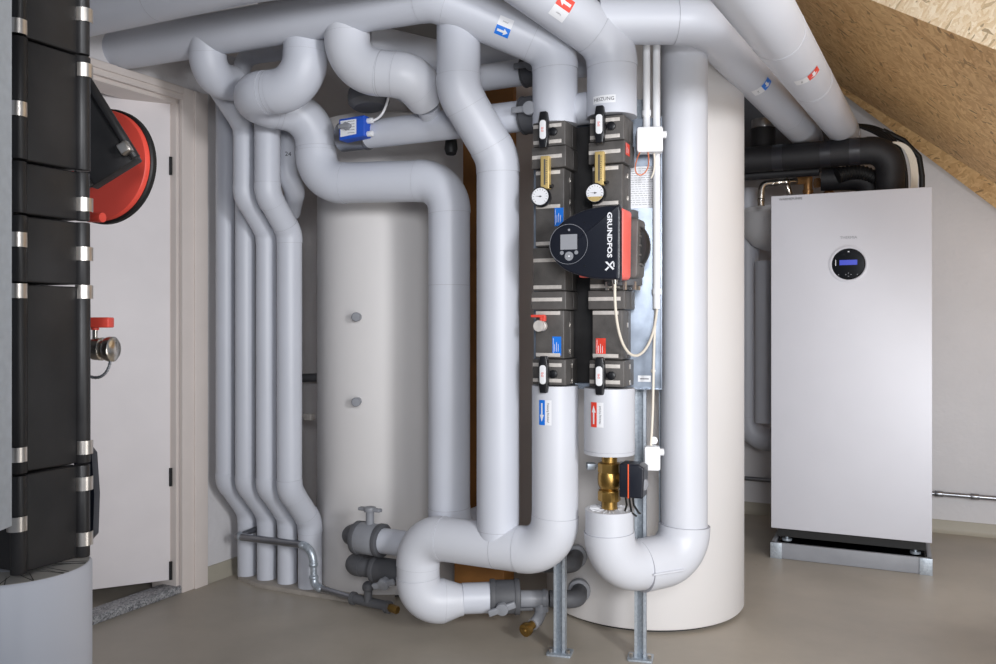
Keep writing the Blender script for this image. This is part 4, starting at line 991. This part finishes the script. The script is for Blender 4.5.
def clip(py, right):
    y = 1.195 if right else 1.11; e = .049 if right else -.049
    b = bmesh.new(); p = v3(c1+BD*(.056+e)-BN*.006, hz_(py, y)); pts2 = []
    a0, a1 = (-1.9, .9) if right else (-2.3, .6)
    L_ = []
    for k_ in range(11):
        a = a0+(a1-a0)*k_/10; L_.append(BN*math.cos(a*.9)+BD*(math.sin(a)*(1 if right else 1)))
    vs = [[b.verts.new(p+d.normalized()*.0112+Z_*zz) for zz in (-.0095, .0095)] for d in L_]
    vo = [[b.verts.new(p+d.normalized()*.0124+Z_*zz) for zz in (-.0095, .0095)] for d in L_]
    for r_ in (vs, vo):
        for x, y2 in zip(r_, r_[1:]): b.faces.new((x[0], x[1], y2[1], y2[0])).smooth = True
    for x0, y0, x1, y1 in zip(vs, vo, vs[1:], vo[1:]):
        b.faces.new((x0[0], x1[0], y1[0], y0[0])); b.faces.new((x0[1], x1[1], y1[1], y0[1]))
    b.faces.new((vs[0][0], vs[0][1], vo[0][1], vo[0][0])); b.faces.new((vs[-1][0], vs[-1][1], vo[-1][1], vo[-1][0]))
    obj('retaining_clip', b, lg, M['alu'])
for py in (16, 71, 205, 254, 292, 447, 483, 538): clip(py, True)
for py in (28, 110, 240, 291, 454, 523): clip(py, False)
# strut far left
b = bmesh.new(); q = V((-.5795, 1.0, 0)); prism(b, [(-.04, -.02), (0, -.02), (0, .02), (-.012, .02), (-.012, .017), (-.003, .017), (-.003, -.017), (-.037, -.017), (-.037, .02), (-.04, .02)], v3(q, 0)-V((.004, 0, 0)), (1, 0, 0), (0, 1, 0), Z_, height(530, 1.0), 2.78)
tag(obj('steel_strut', b, None, M['zinc_lit']), 'galvanised strut hanging at the left edge of the picture, close up', 'strut')
# grey pipe below the shells
gp = thing('insulated_pipe', 'wide grey insulated pipe standing below the black shells, left foreground', 'pipe', V((-.655, 1.185, 0)))
gz = height(563, 1.19); gc = V((-.668, 1.175, 0))
b = bmesh.new(); lathe(b, [(0, 0), (.097, 0), (.097, gz-.004), (.094, gz), (0, gz)], gc, Z_, 64); obj('pipe_section', b, gp, M['pvc'])
b = bmesh.new()
for k_ in range(34):
    a = 2*math.pi*k_/34+random.uniform(-.05, .05); d = V((math.cos(a), math.sin(a), 0)); q = V((-d.y, d.x, 0)); d2 = (d+q*random.uniform(-.35, .35)).normalized()
    prism(b, [(.0, -.0001), (.043, -.0006), (.043, .0006), (.0, .0001)], v3(gc+d*.05, gz), d2, Z_.cross(d2), Z_, 0, .0008)
b2 = bmesh.new(); lathe(b2, [(.03, 0), (.093, 0), (.093, .0004), (.03, .0004)], v3(gc, gz), Z_, 64)
obj('end_collar', [(b2, M['collar']), (b, M['rubber'])], gp, label='foil end collar folded in dark pleats')
# tilted shell and red pump behind
y0 = 1.52
tp = thing('tilted_valve_block', 'tilted black insulation block in front of the red disc', 'valve', at(105, 190, y0))
ua = V((43, 0, -69)).normalized(); ub = V((-25, 0, -34)); ub = (ub-ua*ub.dot(ua)).normalized(); un = V((0, -1, 0)) 
tip = at(135, 158, y0); wdt = .098
cc_ = tip-ua*.15+ub*wdt/2
b = bmesh.new(); box(b, cc_+V((0, .02, 0)), ua, ub, un, .3, wdt, .03, .003)
for s_ in (-1, 1): cyl(b, cc_-ua*.149+ub*s_*(wdt/2)+V((0, .004, 0)), cc_+ua*.149+ub*s_*(wdt/2)+V((0, .004, 0)), .0085, 16, .001)
obj('insulation_shell', b, tp, M['epp'])
b = bmesh.new(); q = at(127, 147, y0-.01); box(b, q+ub*.004, ua, ub, un, .021, .02, .018, .003); obj('retaining_clip', b, tp, M['alu'])
rp = thing('pump_disc', 'large red round pump cover with black rim, behind the black shells', 'pump', at(100, 222, 1.68))
rn = V((-.30, -.95, .03)).normalized(); rc = at(100, 165, 1.68)
b = bmesh.new(); lathe(b, [(0, 0), (.108, 0), (.110, -.003), (.110, -.012), (0, -.012)], rc, rn, 64); obj('red_cover', b, rp, M['red'])
b = bmesh.new(); lathe(b, [(0, -.011), (.112, -.011), (.115, -.014), (.115, -.024), (.06, -.034), (0, -.034)], rc, rn, 64); obj('black_rim', b, rp, M['rubber'])
cvv = thing('drain_valve', 'nickel hose valve with red lever and chain, behind the black shells', 'valve', at(100, 350, 1.32))
vy = 1.32; d = V((1, -.12, 0)).normalized(); q = at(88, 349, vy)
b = bmesh.new(); lathe(b, [(0, 0), (.014, 0), (.014, .008), (.017, .01), (.018, .024), (.013, .027), (.013, .03), (.0185, .032), (.0195, .036), (.0195, .042), (.016, .045), (0, .046)], q, d, 32); obj('valve_body', b, cvv, M['chrome'])
b = bmesh.new(); box(b, at(98, 322.5, vy), (1, 0, 0), (0, 1, 0), Z_, .042, .02, .016, .002); cyl(b, at(95, 330, vy), at(95, 326, vy), .006, 10); obj('lever', b, cvv, M['red'])
b = bmesh.new(); cyl(b, at(95, 345, vy), at(95, 328, vy), .004, 10); obj('spindle', b, cvv, M['chrome'])
ch = bmesh.new(); pth = bez([at(110, 362, vy), at(108, 376, vy), at(97, 382, vy), at(86, 374, vy)], 20)
for i, p in enumerate(pth): sphere(ch, p, .0021, (1.3, 1, 1) if i % 2 else (1, 1, 1.3))
obj('chain', ch, cvv, M['steel'])
b = bmesh.new(); cyl(b, at(88, 217.5, 1.3), at(103, 217.5, 1.29), .0075, 18, .001); tag(obj('red_knob', b, None, M['red']), 'small red knob poking out beside the black shells', 'knob')
b = bmesh.new(); prism(b, rounded([(-.006, -.075), (.008, -.06), (.010, .0), (.006, .06), (-.008, .078), (-.02, .07), (-.02, -.07)], .004), at(87.5, 495, 1.24), (1, 0, 0), Z_, (0, 1, 0), 0, .02, .003); tag(obj('pump_casing', b, None, M['pump']), 'glossy dark casing edge peeking out behind the lower black shells', 'casing')

# ============================================================ LIGHT, CAMERA
def area(name, loc, tgt, size, power, col=(1, 1, 1), sy=None):
    l = bpy.data.lights.new(name, 'AREA'); l.energy = power; l.size = size; l.color = col
    if sy: l.shape = 'RECTANGLE'; l.size_y = sy
    o = bpy.data.objects.new(name, l); C.objects.link(o); o.location = loc; o.rotation_euler = (V(tgt)-V(loc)).to_track_quat('-Z', 'Y').to_euler(); return o
sl_ = bpy.data.lights.new('lamp_key', 'SPOT'); sl_.energy = 400; sl_.spot_size = math.radians(62); sl_.spot_blend = .6; sl_.shadow_soft_size = .32; sl_.color = (.965, .975, 1)
so = bpy.data.objects.new('lamp_key', sl_); C.objects.link(so); so.location = (1.9, -.8, 1.75); so.rotation_euler = (V((-.1, 3.8, 1.2))-V(so.location)).to_track_quat('-Z', 'Y').to_euler()
sl2 = bpy.data.lights.new('fill_front', 'SPOT'); sl2.energy = 290; sl2.spot_size = math.radians(60); sl2.spot_blend = .5; sl2.shadow_soft_size = .4; sl2.color = (.95, .965, 1)  # added fill from camera side for the gap beside the heat pump
so2 = bpy.data.objects.new('fill_front', sl2); C.objects.link(so2); so2.location = (.15, -1.0, 1.75); so2.rotation_euler = (V((.65, 4.5, 1.3))-V(so2.location)).to_track_quat('-Z', 'Y').to_euler()
area('fill_bounce', (1.1, .5, .7), (2.1, 3.7, 2.0), 1.0, 34, (1, .985, .96))  # added upward fill for strand board and ceiling pipes, imitating bounced light
area('fill_side', (2.35, 3.1, .8), (2.3, 5.0, 1.2), .5, 9, (.98, .99, 1))  # added out-of-view fill to brighten the back wall on the right
area('fill_fold', (2.3, 2.1, 2.9), (1.9, 3.3, 3.0), .5, 10, (1, .98, .95))  # added unseen fill to brighten the upper strand board face
wd = bpy.data.worlds.new('World'); bpy.context.scene.world = wd; wd.use_nodes = True
wd.node_tree.nodes['Background'].inputs[0].default_value = (.76, .85, 1, 1); wd.node_tree.nodes['Background'].inputs[1].default_value = .34
cam = bpy.data.cameras.new('camera'); co = bpy.data.objects.new('camera', cam); C.objects.link(co)
co.location = (0, 0, CH); co.rotation_euler = (math.radians(90), 0, 0); cam.sensor_width = 36; cam.lens = F/996*36
cam.shift_y = -(332-HY)/996; cam.clip_start = .05
sc = bpy.context.scene; sc.camera = co
sc.view_settings.view_transform = 'Standard'; sc.view_settings.look = 'None'; sc.view_settings.gamma = 1; sc.view_settings.exposure = -.24
try: sc.view_settings.use_curve_mapping = False
except Exception: pass
